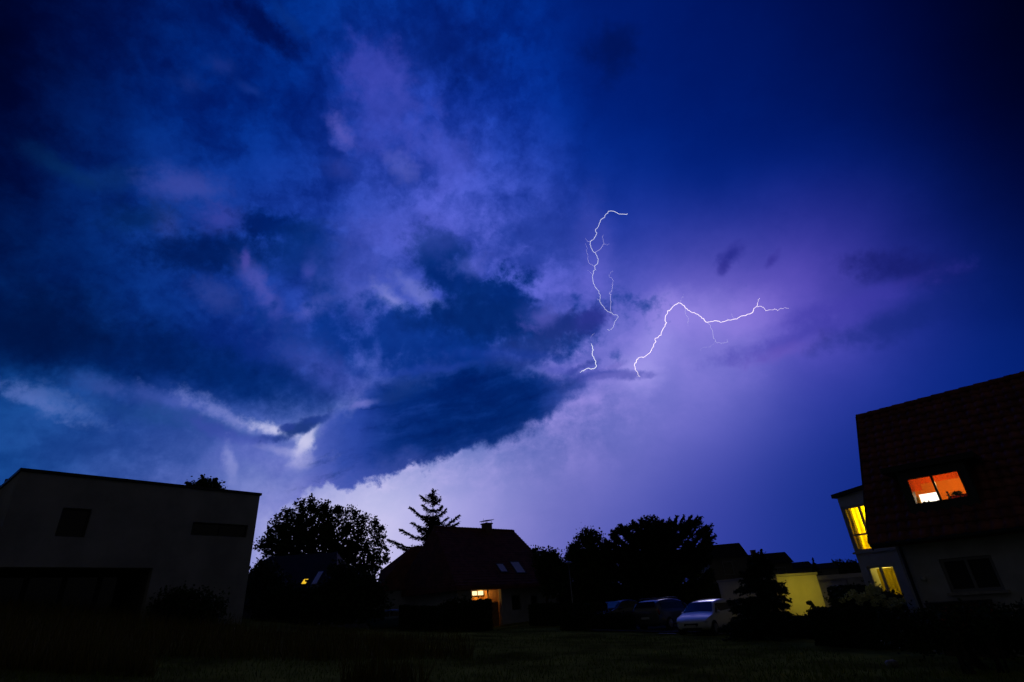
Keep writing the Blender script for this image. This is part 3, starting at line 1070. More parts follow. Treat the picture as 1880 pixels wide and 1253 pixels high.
def prism_house(name, label, cat, ridge, half, drop, z_ground, roof_mat, wall_mat, group=None, chimney=None, over=0.25, windows=0, hipL=0.0, hipR=0.0):
    """a house with a ridge along +X between two points; half = half depth, drop = ridge to eave"""
    (xa, xb, y, zr) = ridge
    t = thing(name, ((xa + xb) / 2, y, z_ground), label, cat, group)
    ze = zr - drop
    yf, yb = y - half, y + half
    xa2, xb2 = xa - hipL, xb + hipR
    bm = nbm()
    th = .16
    P = [(xa, y, zr), (xb, y, zr), (xa2, yf, ze), (xb2, yf, ze), (xa2, yb, ze), (xb2, yb, ze)]
    P += [(a, b, c - th) for a, b, c in P]
    add_hull(bm, P, [(0, 1, 3, 2), (0, 4, 5, 1), (1, 5, 3), (0, 2, 4), (6, 8, 9, 7), (6, 7, 11, 10), (8, 2, 3, 9), (10, 11, 5, 4), (9, 3, 5, 11), (2, 8, 10, 4)] if (hipL or hipR) else
             [(0, 1, 3, 2), (0, 4, 5, 1), (6, 8, 9, 7), (6, 7, 11, 10), (8, 2, 3, 9), (10, 11, 5, 4), (0, 2, 8, 6), (0, 6, 10, 4), (1, 7, 9, 3), (1, 5, 11, 7)])
    rf = finish('roof', bm, roof_mat, t)
    bm = nbm()
    wx0, wx1 = xa2 + over, xb2 - over
    wf, wb = yf + over * 1.3, yb - over * 1.3
    ztop = ze + (drop) * (over * 1.3 / half) - th - .01
    zpk = zr - th - .03
    if hipL or hipR:
        P = [(wx0, wf, z_ground - 1), (wx1, wf, z_ground - 1), (wx1, wb, z_ground - 1), (wx0, wb, z_ground - 1), (wx0, wf, ze - th - .01), (wx1, wf, ze - th - .01), (wx1, wb, ze - th - .01), (wx0, wb, ze - th - .01)]
        add_box8(bm, P)
    else:
        P = [(wx0, wf, z_ground - 1), (wx0, wf, ztop), (wx0, y, zpk), (wx0, wb, ztop), (wx0, wb, z_ground - 1)]
        P += [(wx1, b, c) for a, b, c in P]
        add_hull(bm, P, [(0, 1, 2, 3, 4), (9, 8, 7, 6, 5), (0, 5, 6, 1), (1, 6, 7, 2), (2, 7, 8, 3), (3, 8, 9, 4), (4, 9, 5, 0)])
    finish('wall', bm, wall_mat, t)
    if chimney:
        cx, cz, w = chimney
        bm = nbm()
        add_box(bm, (cx, y, (cz + zr - 1) / 2), (w, w * .8, cz - zr + 1))
        c = sub(rf, finish('chimney', bm, M['brick'], None), t)
    pl = Plane((xa2, wf, 0), 90)
    for i in range(windows):
        u = (xb2 - xa2) * (i + .5) / windows
        window(pl, (u - .5, u + .5, z_ground + 1.0, z_ground + 2.2), t, .06, M['frame_grey'], M['glass_dark'], .06)
    return t


# dark neighbour at the far left edge
p0, p1 = at(-120, 897, 36), at(21, 893, 36)
prism_house('neighbour_house', 'dark gabled house peeking out at the far left edge behind the flat-roofed house', 'house', (p0.x - 6, p1.x, 36, (p0.z + p1.z) / 2), 4.2, 3.0, g(p1.x, 36), M['tile_dark'], M['wall_dark'],
            chimney=(at(30, 885, 36).x - .3, at(30, 880, 36).z, .62), windows=2)

# low house behind the big broadleaf tree: roof windows, one of them lit
def hidden_house():
    y = 38.0
    a, b = at(497, 1014, y), at(618, 1022, y)
    zr = (a.z + b.z) / 2
    gz = g(-15, y)
    t = prism_house('low_house', 'low dark house half hidden by the broadleaf tree, one small roof window glowing yellow', 'house', (a.x, b.x, y, zr), 4.0, 2.9, gz, M['tile_dark'], M['wall_dark'], hipL=1.3, hipR=1.5, windows=3)
    sl = Vector((0, 4.0, 2.9)).normalized()
    nr = Vector((0, -2.9, 4.0)).normalized()
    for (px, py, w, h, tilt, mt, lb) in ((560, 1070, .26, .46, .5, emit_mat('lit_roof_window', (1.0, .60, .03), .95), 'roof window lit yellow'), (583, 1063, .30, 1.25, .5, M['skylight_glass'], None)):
        r = ray(px, py)
        o = Vector((0, y, zr))
        k = (o - CAM).dot(nr) / r.dot(nr)
        c = CAM + r * k
        ux = Vector((1, 0, 0))
        bm = nbm()
        for (q, e, m_) in ((1.0, .07, 0),):
            P = []
            for dz in (-.02, e):
                for sx, sy in ((-1, -1), (1, -1), (1, 1), (-1, 1)):
                    P.append(c + ux * (sx * w * .62 + sy * h * .0) + sl * (sy * h * .58) + nr * dz)
            add_box8(bm, P)
        f = finish('roof_window', bm, M['frame_dark'], t, label=lb)
        bm = nbm()
        P = []
        for dz in (.072, .085):
            for sx, sy in ((-1, -1), (1, -1), (1, 1), (-1, 1)):
                P.append(c + ux * (sx * w * .5) + sl * (sy * h * .5) + nr * dz)
        add_box8(bm, P)
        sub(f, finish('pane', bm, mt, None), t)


hidden_house()


# ------------------------------------------------------------------ central house with hipped roof and a lit porch
def central_house():
    L, Rr = at(797, 968, 46.0), None
    zr = L.z
    d = ray(943, 975)
    Rr = CAM + d * ((zr - CAM.z) / d.z)
    u = Vector((Rr.x - L.x, Rr.y - L.y, 0)).normalized()
    n = u.cross(Z)
    if n.dot(CAM - L) < 0:
        n = -n
    azd = math.degrees(math.atan2(u.x, u.y))
    h = 4.4
    fp = Plane(L + n * h, azd)
    fp.u, fp.n = u, n
    ze = fp.uv(900, 1079)[1] + .1
    gz = g(-2, 46) - .1
    t = thing('hip_roofed_house', (-2.5, 48.0, gz), 'big brown hip-roofed house in the middle with a chimney and a lit porch', 'house')
    eL, eR = 1.0, 1.5
    FL, FR = L + n * h - u * eL, Rr + n * h + u * eR
    BL, BR = L - n * h - u * eL, Rr - n * h + u * eR
    for q in (FL, FR, BL, BR):
        q.z = ze
    bm = nbm()
    V = [L.copy(), Rr.copy(), FL, FR, BL, BR]
    V += [v - Vector((0, 0, .2)) for v in V]
    add_hull(bm, V, [(0, 1, 3, 2), (0, 4, 5, 1), (1, 5, 3), (0, 2, 4), (2, 3, 9, 8), (3, 5, 11, 9), (5, 4, 10, 11), (4, 2, 8, 10), (8, 9, 11, 10)])
    sl = (Vector((0, 0, zr - ze)) - n * h).normalized()
    nr = (n * (zr - ze) + Z * h).normalized()
    for (a0, a1, b0, b1) in ((V[0], V[2], V[1], V[3]), (V[0], V[4], V[0], V[2])):      # courses of tiles
        nn = nr if b0 is V[1] else (-u * (zr - ze) + Z * eL).normalized()
        for k in range(1, 24):
            f = k / 24
            a, b = a0.lerp(a1, f), b0.lerp(b1, f)
            a2, b2 = a0.lerp(a1, f + .022), b0.lerp(b1, f + .022)
            add_box8(bm, [a + nn * .004, b + nn * .004, b2 + nn * .004, a2 + nn * .004, a + nn * .01, b + nn * .01, b2 + nn * .045, a2 + nn * .045])
    for k in range(28):
        add_tube(bm, [L.lerp(Rr, k / 28) - Z * .02, L.lerp(Rr, (k + 1.08) / 28) - Z * .02], [.14, .11], 8)
    rf = finish('roof', bm, M['tile_brown'], t)
    # lower wings left and right
    def wing(pa, pb, pe, y, back, inn, zb):
        a, b, e = at(*pa, y), at(*pb, y), at(*pe, y)
        i0 = a + Vector((inn, 0, .1))
        fr = lambda q: Vector((q.x, y - 1.6, zb))
        bk = lambda q: Vector((q.x, y + back, zb))
        bm = nbm()
        V2 = [i0, a, b, e, fr(i0), fr(b), fr(e), bk(i0), bk(b), bk(e)]
        add_hull(bm, V2, [(0, 1, 2, 5, 4), (2, 3, 6, 5), (0, 7, 8, 2, 1), (2, 8, 9, 3), (3, 9, 6), (4, 5, 6, 9, 8, 7), (0, 4, 7)])
        finish('side_roof', bm, M['tile_brown'], t)
        bm = nbm()
        x0, x1 = sorted((i0.x, e.x))
        add_box8(bm, [(x, yy, z) for z in (gz - 1.0, zb - .01) for x, yy in ((x0 + .25, y - 1.3), (x1 - .25, y - 1.3), (x1 - .25, y + back - .3), (x0 + .25, y + back - .3))])
        finish('side_wall', bm, M['render_grey'], t)
    wing((782, 1003), (755, 1005), (699, 1048), 49.0, 4.0, 2.0, ze + .3)
    wing((972, 1018), (984, 1026), (1037, 1053), 54.0, 4.0, -2.0, ze - .1)
    # chimney with a cap on little legs
    rp = Plane(L, azd); rp.u, rp.n = u, n
    ca, cb = rp.uv(884.5, 970)[0], rp.uv(903, 970)[0]
    zc = rp.uv(893, 963)[1]
    ch_w = (cb - ca) * .62
    uc = (ca + cb) / 2
    cq = rp.p(uc, 0)
    bm = nbm()
    rp.box(bm, uc - ch_w / 2 + .03, uc + ch_w / 2 - .03, zr - .9, zc - .02, -.35, .35)
    rp.box(bm, uc - ch_w / 2 - .03, uc + ch_w / 2 + .03, zc - .018, zc + .08, -.42, .42)
    sub(rf, finish('chimney', bm, M['brick'], None), t)
    bm = nbm()
    for su in (-1, 1):
        for sd in (-1, 1):
            q = rp.p(uc + su * ch_w * .42, zc + .05, sd * .3)
            add_tube(bm, [q, q + Z * .22], .02, 6)
    q = []
    for dz in (.0, .05):
        for (su, sd) in ((-1, 1), (1, 1), (1, -1), (-1, -1)):
            q.append(rp.p(uc + su * ch_w * .62, zc + .26 + dz + (.07 if su > 0 else -.03), sd * .48))
    add_box8(bm, q)
    q = rp.p(uc - ch_w / 2, zc)
    add_tube(bm, [q, q + Z * .5], .012, 5)
    sub(rf, finish('chimney_cap', bm, M['metal_grey'], None), t)
    # roof windows
    def skylight(px, py, w, h):
        r = ray(px, py)
        k = (L - CAM).dot(nr) / r.dot(nr)
        c = CAM + r * k
        ux = u
        bm = nbm()
        hw, hh, b = w / 2, h / 2, .07
        def slab(x0, x1, s0, s1, d0, d1):
            add_box8(bm, [c + ux * x + sl * s + nr * d for d in (d0, d1) for x, s in ((x0, s0), (x1, s0), (x1, s1), (x0, s1))])
        slab(-hw - b, -hw, -hh - b, hh + b, 0.0, .1); slab(hw, hw + b, -hh - b, hh + b, 0, .1)
        slab(-hw, hw, -hh - b, -hh, 0, .1); slab(-hw, hw, hh, hh + b, 0, .1)
        f = finish('roof_window', bm, M['frame_dark'], t)
        bm = nbm()
        slab(-hw, hw, -hh, hh, .04, .07)
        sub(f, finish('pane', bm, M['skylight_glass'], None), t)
    skylight(950, 1043, .95, 1.2)
    skylight(921, 1044, .70, .85)
    # walls below the eaves, with the porch recess
    pl = Plane(L + n * (h - .75), azd)
    pl.u, pl.n = u, n
    U = lambda px, py: pl.uv(px, py)[0]
    ztop = ze - .06
    pu0, pu1 = U(866, 1105), U(921, 1105)
    zt = pl.uv(893, 1080)[1]
    zt = min(zt, ze - .10)
    win1 = (U(940, 1110), U(957, 1110), gz + 1.0, gz + 2.1)
    win2 = (U(976, 1110), U(988, 1110), gz + 1.0, gz + 2.0)
    u0, u1 = -eL + .6, (Rr - L).length + eR - .6
    win1, win2 = (min(win1[0], u1 - 2), min(win1[1], u1 - 1), *win1[2:]), (min(win2[0], u1 - .95), min(win2[1], u1 - .3), *win2[2:])
    bm = nbm()
    pl.wall(bm, u0, u1, gz - .8, ztop, -.3, 0, [(pu0, pu1, gz - .79, zt), win1, win2])
    D = 2 * (h - .75)
    pl.box(bm, u0, u0 + .3, gz - .8, ztop, -D, -.302)
    pl.box(bm, u1 - .3, u1, gz - .8, ztop, -D, -.302)
    pl.box(bm, u0 + .302, u1 - .302, gz - .8, ztop, -D, -D + .3)
    finish('wall', bm, M['render_grey'], t)
    window(pl, win1, t, -.08, M['frame_grey'], M['glass_dark'], .06)
    window(pl, win2, t, -.08, M['frame_grey'], M['glass_dark'], .06)
    # porch: wooden back wall, lattice, ceiling, bright window, lamp
    bm = nbm()
    pl.box(bm, pu0 - .02, pu1 + .02, gz - .8, zt + .02, -2.4, -2.3)
    for k in range(9):
        a = pu0 + (pu1 - pu0) * k / 9
        pl.box(bm, a, a + .02, gz - .1, zt, -2.298, -2.27)
    finish('porch_wall', bm, M['wood'], t)
    bm = nbm()
    pl.box(bm, pu0 - .02, pu1 + .02, zt + .022, zt + .1, -2.4, -.302)
    pl.box(bm, pu0 - .1, pu0 - .02, gz - .8, zt + .02, -2.4, -.302)
    pl.box(bm, pu1 + .02, pu1 + .1, gz - .8, zt + .02, -2.4, -.302)
    finish('porch_lining', bm, M['wood'], t)
    lu = pl.uv(897, 1105, -.35)[0]
    bm = nbm()
    n = 12
    hgt = zt - gz - .1
    wd = pu1 - .04 - lu
    for k in range(-8, 9):
        for s in (1, -1):
            # crossed laths of the trellis
            a0 = lu + wd * (k / 8 if s > 0 else (k + 8) / 8)
            x0, z0 = a0, zt - .95
            x1, z1 = a0 + s * .95 * .9, zt - .02
            if s > 0 and x0 < lu:
                f = (lu - x0) / (x1 - x0); x0, z0 = lu, z0 + f * (z1 - z0)
            if s < 0 and x1 < lu:
                f = (x0 - lu) / (x0 - x1); x1, z1 = lu, z0 + f * (z1 - z0)
            if s > 0 and x1 > lu + wd:
                f = (lu + wd - x0) / (x1 - x0); x1, z1 = lu + wd, z0 + f * (z1 - z0)
            if s < 0 and x0 > lu + wd:
                f = (x0 - lu - wd) / (x0 - x1); x0, z0 = lu + wd, z0 + f * (z1 - z0)
            if (x1 - x0) * s > .03 and z1 > z0:
                add_tube(bm, [pl.p(x0, z0, -.36 - .02 * s), pl.p(x1, z1, -.36 - .02 * s)], .016, 4)
    pl.box(bm, lu, lu + wd, gz, zt - .96, -.39, -.34)
    pl.box(bm, lu - .07, lu - .002, gz, zt - .02, -.41, -.32)
    finish('porch_screen', bm, M['wood'], t)
    UD = lambda px, py, d: pl.uv(px, py, d)
    wr = (UD(866, 1090, -2.14)[0], UD(889, 1090, -2.14)[0], UD(880, 1094.5, -2.14)[1], UD(880, 1084, -2.14)[1])
    fr = window(pl, wr, t, -2.14, M['wood_dark'], emit_mat('bright_porch_window', (1.0, .80, .42), 1.5), .05, bars=[('v', .48)], depth=.12, label='small porch window glowing cream')
    bm = nbm()
    c = pl.p(pu1 - .7, zt - .06, -1.7)
    add_ball(bm, c, .07, 2, (1, 1, .7))
    finish('porch_lamp', bm, emit_mat('porch_lamp_glow', (1.0, .62, .16), 2.0), t)
    l = bpy.data.lights.new('porch_lamp_light', 'POINT')
    l.energy = 34.0
    l.color = (1.0, .55, .10)
    l.shadow_soft_size = .08
    lo = bpy.data.objects.new('porch_lamp_light', l)
    COL.objects.link(lo)
    lo.location = c - Vector((0, 0, .18)) - world_loc(t)
    lo.parent = t


central_house()


# ------------------------------------------------------------------ the tiled house on the right
class Slope(Plane):
    """a roof slope: u to the right along the eave, s up the slope, d out of the slope"""
    def __init__(self, o, u, sl, nrm):
        self.o, self.u, self.sl, self.n = Vector(o), u, sl, nrm

    def p(self, u, s, d=0.0):
        return self.o + self.u * u + self.sl * s + self.n * d


def right_house():
    azd = -44.0
    E = at(1596, 997, 17.0)
    left = Vector((math.sin(R(azd)), math.cos(R(azd)), 0))
    right = -left
    back = Vector((math.cos(R(azd)), -math.sin(R(azd)), 0))
    if back.y < 0:
        back = -back
    H, K, L = 4.54, 3.69, 12.0
    sl = (back * K + Z * H).normalized()
    SL = math.hypot(H, K)
    nr = (Z * K - back * H).normalized()
    S = Slope(E, right, sl, nr)
    gz = g(12, 17)
    t = thing('tiled_house', E + back * 3 + right * 3 + Vector((0, 0, gz - E.z)), 'steep red-tiled house at the right edge with an orange lit dormer window', 'house')
    # dormer place
    r = ray(1729, 922)
    k = (E - CAM).dot(nr) / r.dot(nr)
    c = CAM + r * k
    dp = Plane((c - back * 0.16), azd + 180)
    dp.u = right
    wr = dp.rect([(1666, 881), (1756, 864.5), (1776, 910), (1682, 927.5)])
    wr = (wr[0] - .06, wr[1] + .06, wr[2] - .05, wr[3] + .05)
    # opening in the roof slope for the dormer
    def slope_of(u, z, d):
        q = dp.p(u, z, d) - E
        return q.dot(right), q.dot(sl)
    du0, du1 = wr[0] - .16, wr[1] + .16
    z0, z1 = wr[2] - .16, wr[3] + .20
    hu0 = slope_of(du0, z0, 0)[0]
    hu1 = slope_of(du1, z0, 0)[0]
    hs0 = (z0 - E.z) / H * SL + .22
    hs1 = (z1 - E.z) / H * SL - .02
    hole = (hu0 + .05, hu1 - .05, hs0, hs1)
    bm = nbm()
    S.wall(bm, .0, L, .0, SL, -.26, -.07, [hole])
    # tiles: wavy rows that overlap downwards
    rows = 17
    per, smp = .265, 5
    nu = int(L / per * smp)
    rh = SL / rows
    for j in range(rows):
        lines = []
        jit = random.uniform(-.012, .012)
        for (s, lift) in ((j * rh - (.06 if j == 0 else .03), .052), (j * rh + rh * .5, .028), ((j + 1) * rh + .01, .004)):
            ln = []
            for i in range(nu + 1):
                u = L * i / nu
                ph = ((u / per) + jit) % 1.0
                prof = .030 * math.sin(2 * math.pi * ph) + .012 * math.sin(4 * math.pi * ph + .7)
                ln.append((u, s, lift + prof - .03 + .006 * mnoise.noise(Vector((int(u / per) * 1.3, j * 2.1, 0)))))
            lines.append(ln)
        vv = [[None] * (nu + 1) for _ in lines]
        for a in range(len(lines)):
            for i in range(nu + 1):
                vv[a][i] = bm.verts.new(S.p(*lines[a][i]))
        low = [bm.verts.new(S.p(lines[0][i][0], lines[0][i][1], lines[0][i][2] - .05)) for i in range(nu + 1)]
        for i in range(nu):
            cu = L * (i + .5) / nu
            for a in range(len(lines) - 1):
                cs = (lines[a][i][1] + lines[a + 1][i][1]) / 2
                if hole[0] - .02 < cu < hole[1] + .02 and hole[2] < cs < hole[3]:
                    continue
                bm.faces.new((vv[a][i], vv[a][i + 1], vv[a + 1][i + 1], vv[a + 1][i]))
            cs = lines[0][i][1]
            if not (hole[0] - .02 < cu < hole[1] + .02 and hole[2] < cs < hole[3]):
                bm.faces.new((low[i], low[i + 1], vv[0][i + 1], vv[0][i]))
    rf = finish('roof', bm, M['tile_red'], t, smooth=True)
    # ridge caps
    bm = nbm()
    n = 30
    for i in range(n):
        a = S.p(L * i / n, SL, .0) - Z * .03
        b = S.p(L * (i + 1.12) / n, SL, .0) - Z * .03
        add_tube(bm, [a, b], [.13, .105], 9)
    sub(rf, finish('ridge_cap', bm, M['tile_red'], None), t)
    # verge board on the gable edge
    bm = nbm()
    S.box(bm, -.035, -.003, -.02, SL, -.30, .03)
    sub(rf, finish('verge_board', bm, M['wood_dark'], None), t)
    # back slope
    T = E + back * K + Z * H
    bm = nbm()
    b0 = T + back * .12 - Z * .12
    e0 = T + back * (K + .1) - Z * H
    add_box8(bm, [b0, b0 + right * L, e0 + right * L, e0, b0 - Z * .2, b0 + right * L - Z * .2, e0 + right * L - Z * .2, e0 - Z * .2])
    finish('back_roof', bm, M['tile_red'], t)
    # gutter
    bm = nbm()
    a = S.p(0, -.02, -.10) - back * .07
    add_tube(bm, [a, a + right * L], .065, 8)
    gu = finish('gutter', bm, M['metal_dark'], t)
    # walls
    wp = Plane(E + back * .55, azd + 180)
    wp.u = right
    lw = wp.rect([(1724, 1026.5), (1819, 1019.5), (1845, 1081.5), (1745, 1090)])
    ul = .48
    zt = E.z + .55 / K * H - .40
    bm = nbm()
    wp.wall(bm, ul, L - .4, gz - .6, zt, -.30, 0, [lw])
    for (ua, ub) in ((ul, ul + .3), (L - .7, L - .4)):
        q = []
        for u in (ua, ub):
            o = wp.o + right * u
            for dd, z in ((.302, gz - .6), (.302, zt + .30), (K - .55, E.z + H - .5), (2 * K - 1.1, zt + .02), (2 * K - 1.1, gz - .6)):
                w = o + back * dd
                q.append((w.x, w.y, z))
        add_hull(bm, q, [(0, 1, 2, 3, 4), (9, 8, 7, 6, 5), (0, 5, 6, 1), (1, 6, 7, 2), (2, 7, 8, 3), (3, 8, 9, 4), (4, 9, 5, 0)])
    wp.box(bm, ul + .302, L - .702, gz - .6, zt, -(2 * K - 1.1), -(2 * K - 1.4))
    finish('wall', bm, M['render_grey'], t)
    window(wp, lw, t, -.06, M['frame_grey'], M['shutter'], .07, bars=[('v', .5)], sill=(-.02, .16, M['stone']), label='dark double window with a stone sill')
    # downpipe at the corner and a small unlit wall lamp
    bm = nbm()
    q0, q1 = wp.p(ul + .12, zt - .05, .07), wp.p(ul + .12, gz - .3, .07)
    add_tube(bm, [S.p(.3, -.02, -.15), wp.p(ul + .12, zt - .4, .10), q1], .045, 8)
    finish('downpipe', bm, M['metal_dark'], t)
    u, z = wp.uv(1659, 1066)
    if u < ul + .3: u = ul + .42
    bm = nbm()
    wp.box(bm, u - .05, u + .05, z - .10, z + .10, .0, .03)
    add_ball(bm, wp.p(u, z, .09), .07, 2)
    finish('wall_lamp', bm, M['frame_white'], t)
    # dormer: cheeks, flat roof, window
    bm = nbm()
    zf = lambda z: -((z - z0) / H * K) - .25
    cz1 = z1
    dep = zf(z1)
    dp.wall(bm, du0, du1, z0 - .25, z1, -.12, -.004, [wr])
    for (a, b) in ((du0, du0 + .12), (du1 - .12, du1)):
        q = []
        for u in (a, b):
            for (dd, z) in ((-.123, z0 - .3), (-.123, z1), (dep, z1), (dep, z1 - .25)):
                q.append(dp.p(u, z, dd))
        add_hull(bm, q, [(0, 1, 2, 3), (7, 6, 5, 4), (0, 4, 5, 1), (1, 5, 6, 2), (2, 6, 7, 3), (3, 7, 4, 0)])
    dm = finish('dormer', bm, M['frame_dark'], t)
    bm = nbm()
    dp.box(bm, du0 - .32, du1 + .32, z1 + .003, z1 + .16, dep, .22)
    sub(dm, finish('dormer_roof', bm, M['metal_dark'], None), t)
    w = window(dp, wr, t, .0, M['frame_dark'], M['glass'], .055, bars=[('v', .487)], label='dormer window glowing orange')
    # the room behind it
    a0, a1 = wr[0] - .9, wr[1] + .9
    f0, f1 = z0 - .25, z1 + .02
    bk = min(-2.6, dep - .9)
    bm = nbm()
    dp.box(bm, a0, a1, f0, f1, bk - .1, bk)
    dp.box(bm, a0, a0 + .08, f0, f1, bk + .002, dep - .12)
    dp.box(bm, a1 - .08, a1, f0, f1, bk + .002, dep - .12)
    dp.box(bm, a0 + .082, a1 - .082, f1 - .06, f1, bk + .002, dep - .12)
    dp.box(bm, du0 + .125, du1 - .125, z1 - .05, z1 - .003, dep - .118, -.125)
    finish('room_wall', bm, M['orange_wall'], t)
    bm = nbm()
    dp.box(bm, a0 + .082, a1 - .082, f0, f0 + .06, bk + .002, -.4)
    dp.box(bm, wr[0] - .05, wr[1] + .05, wr[2] - .06, wr[2] + .012, -.40, -.125)
    finish('inner_sill', bm, M['frame_white'], t)
    # dark red strips at top and left, standing in for shadow bands
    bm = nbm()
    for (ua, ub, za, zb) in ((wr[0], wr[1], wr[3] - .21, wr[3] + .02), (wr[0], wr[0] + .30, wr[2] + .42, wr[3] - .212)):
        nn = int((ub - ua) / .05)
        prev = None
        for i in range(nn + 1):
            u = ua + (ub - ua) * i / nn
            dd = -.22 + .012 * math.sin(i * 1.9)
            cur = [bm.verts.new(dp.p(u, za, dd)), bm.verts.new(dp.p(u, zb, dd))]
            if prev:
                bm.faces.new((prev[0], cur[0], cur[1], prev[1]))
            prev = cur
    cm = bpy.data.materials.new('shade_band_sheet')
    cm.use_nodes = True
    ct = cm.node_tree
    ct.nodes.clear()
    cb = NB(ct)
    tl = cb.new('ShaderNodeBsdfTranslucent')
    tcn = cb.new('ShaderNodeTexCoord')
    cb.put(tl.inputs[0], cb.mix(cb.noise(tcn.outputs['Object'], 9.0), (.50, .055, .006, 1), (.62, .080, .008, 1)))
    co = cb.new('ShaderNodeOutputMaterial')
    cb.put(co.inputs[0], tl.outputs[0])
    finish('shade_band', bm, cm, t)
    # a bright lit panel (work lamp) low in the left pane, and a board painted as lit wall
    pr = [dp.uv(px, py, -1.2) for px, py in ((1688, 909), (1722, 903), (1726, 920), (1692, 925))]
    bm = nbm()
    dp.box(bm, (pr[0][0] + pr[3][0]) / 2, (pr[1][0] + pr[2][0]) / 2, (pr[2][1] + pr[3][1]) / 2 - .06, (pr[0][1] + pr[1][1]) / 2, -1.24, -1.2)
    finish('light_panel', bm, emit_mat('light_panel_glow', (1.0, .93, .74), 2.2), t, label='bright white light panel inside the room')
    bm = nbm()
    ua, ub = (pr[0][0] + pr[3][0]) / 2 - .32, (pr[0][0] + pr[3][0]) / 2 - .03
    dp.box(bm, ua, ub, pr[3][1] - .1, pr[0][1] - .05, -1.26, -1.2)
    finish('lit_wall_board', bm, make_mat('yellow_lit_wall', (.62, .42, .05), .8, .1, 3), t)  # its yellow colour stands in for the lit wall beside the panel
    # red cloth along the sill of the right pane
    um = wr[0] + (wr[1] - wr[0]) * .52
    bm = nbm()
    dp.box(bm, um + .05, wr[1] - .06, wr[2] + .02, wr[2] + .19, -.62, -.48)
    bmesh.ops.bevel(bm, geom=bm.edges[:], offset=.05, segments=3, affect='EDGES')
    finish('red_cushion', bm, M['red_cloth'], t, smooth=True)
    l = bpy.data.lights.new('room_lamp', 'POINT')
    l.energy = 46.0
    l.color = (1.0, .72, .26)
    l.shadow_soft_size = .10
    lo = bpy.data.objects.new('room_lamp', l)
    COL.objects.link(lo)
    lo.location = dp.p(wr[0] + (wr[1] - wr[0]) * .62, wr[3] - .02, -1.25) - world_loc(t)
    lo.parent = t
    # things on the window sill
    zs = wr[2] + .014
    def on_sill(px, d=-.27):
        u, _ = dp.uv(px, 915, d)
        return dp.p(u, zs, d)
    c = on_sill(1744)
    o = thing('figurine', c, 'slim dark figurine standing on the sill of the orange window', 'figurine')
    bm = nbm()
    add_tube(bm, [c, c + Z * .02, c + Z * .05, c + Z * .11, c + Z * .18, c + Z * .215], [.050, .050, .040, .034, .026, .016], 10)
    finish('body', bm, M['frame_dark'], o, smooth=True)
    bm = nbm()
    add_ball(bm, c + Z * .245 - right * .008, .034, 2)
    add_tube(bm, [c + Z * .17, c + Z * .16 - right * .05, c + Z * .21 - right * .055], [.014, .012, .008], 6)
    finish('head', bm, M['frame_dark'], o, smooth=True)
    c = on_sill(1764)
    o = thing('potted_bonsai', c, 'small dark bonsai with a flat crown on the right of the orange window sill', 'plant')
    bm = nbm()
    add_tube(bm, [c, c + Z * .07], [.06, .085], 12)
    finish('pot', bm, M['brick'], o)
    bm = nbm()
    add_tube(bm, [c + Z * .07, c + Z * .12 + right * .02, c + Z * .18 - right * .03], [.018, .013, .008], 6)
    finish('stem', bm, M['bark'], o)
    P = np.array(c + Z * .19 - right * .03) + rng.normal(size=(260, 3)) * np.array([.062, .05, .022])
    leaf_mesh('leaves', P, .03, M['leaf_broad'], o)
    c = on_sill(1694)
    o = thing('ornament', c, 'round dark ornament on the sill in front of the white light panel', 'ornament')
    bm = nbm()
    add_tube(bm, [c, c + Z * .02], [.05, .04], 10)
    finish('foot', bm, M['frame_dark'], o)
    bm = nbm()
    add_ball(bm, c + Z * .06, .052, 2, (1, 1, .85))
    finish('dome', bm, M['frame_dark'], o, smooth=True)
    c = on_sill(1703)
    o = thing('ornament', c, 'small pointed dark ornament on the sill right of the round one', 'ornament')
    bm = nbm()
    add_tube(bm, [c, c + Z * .02, c + Z * .03], [.045, .045, .03], 10)
    finish('foot', bm, M['frame_dark'], o)
    bm = nbm()
    add_tube(bm, [c + Z * .03, c + Z * .07, c + Z * .12], [.042, .026, .004], 10)
    finish('cone', bm, M['frame_dark'], o)
    return wp, gz, right, back


wp_house, gz_house, dir_right, dir_back = right_house()


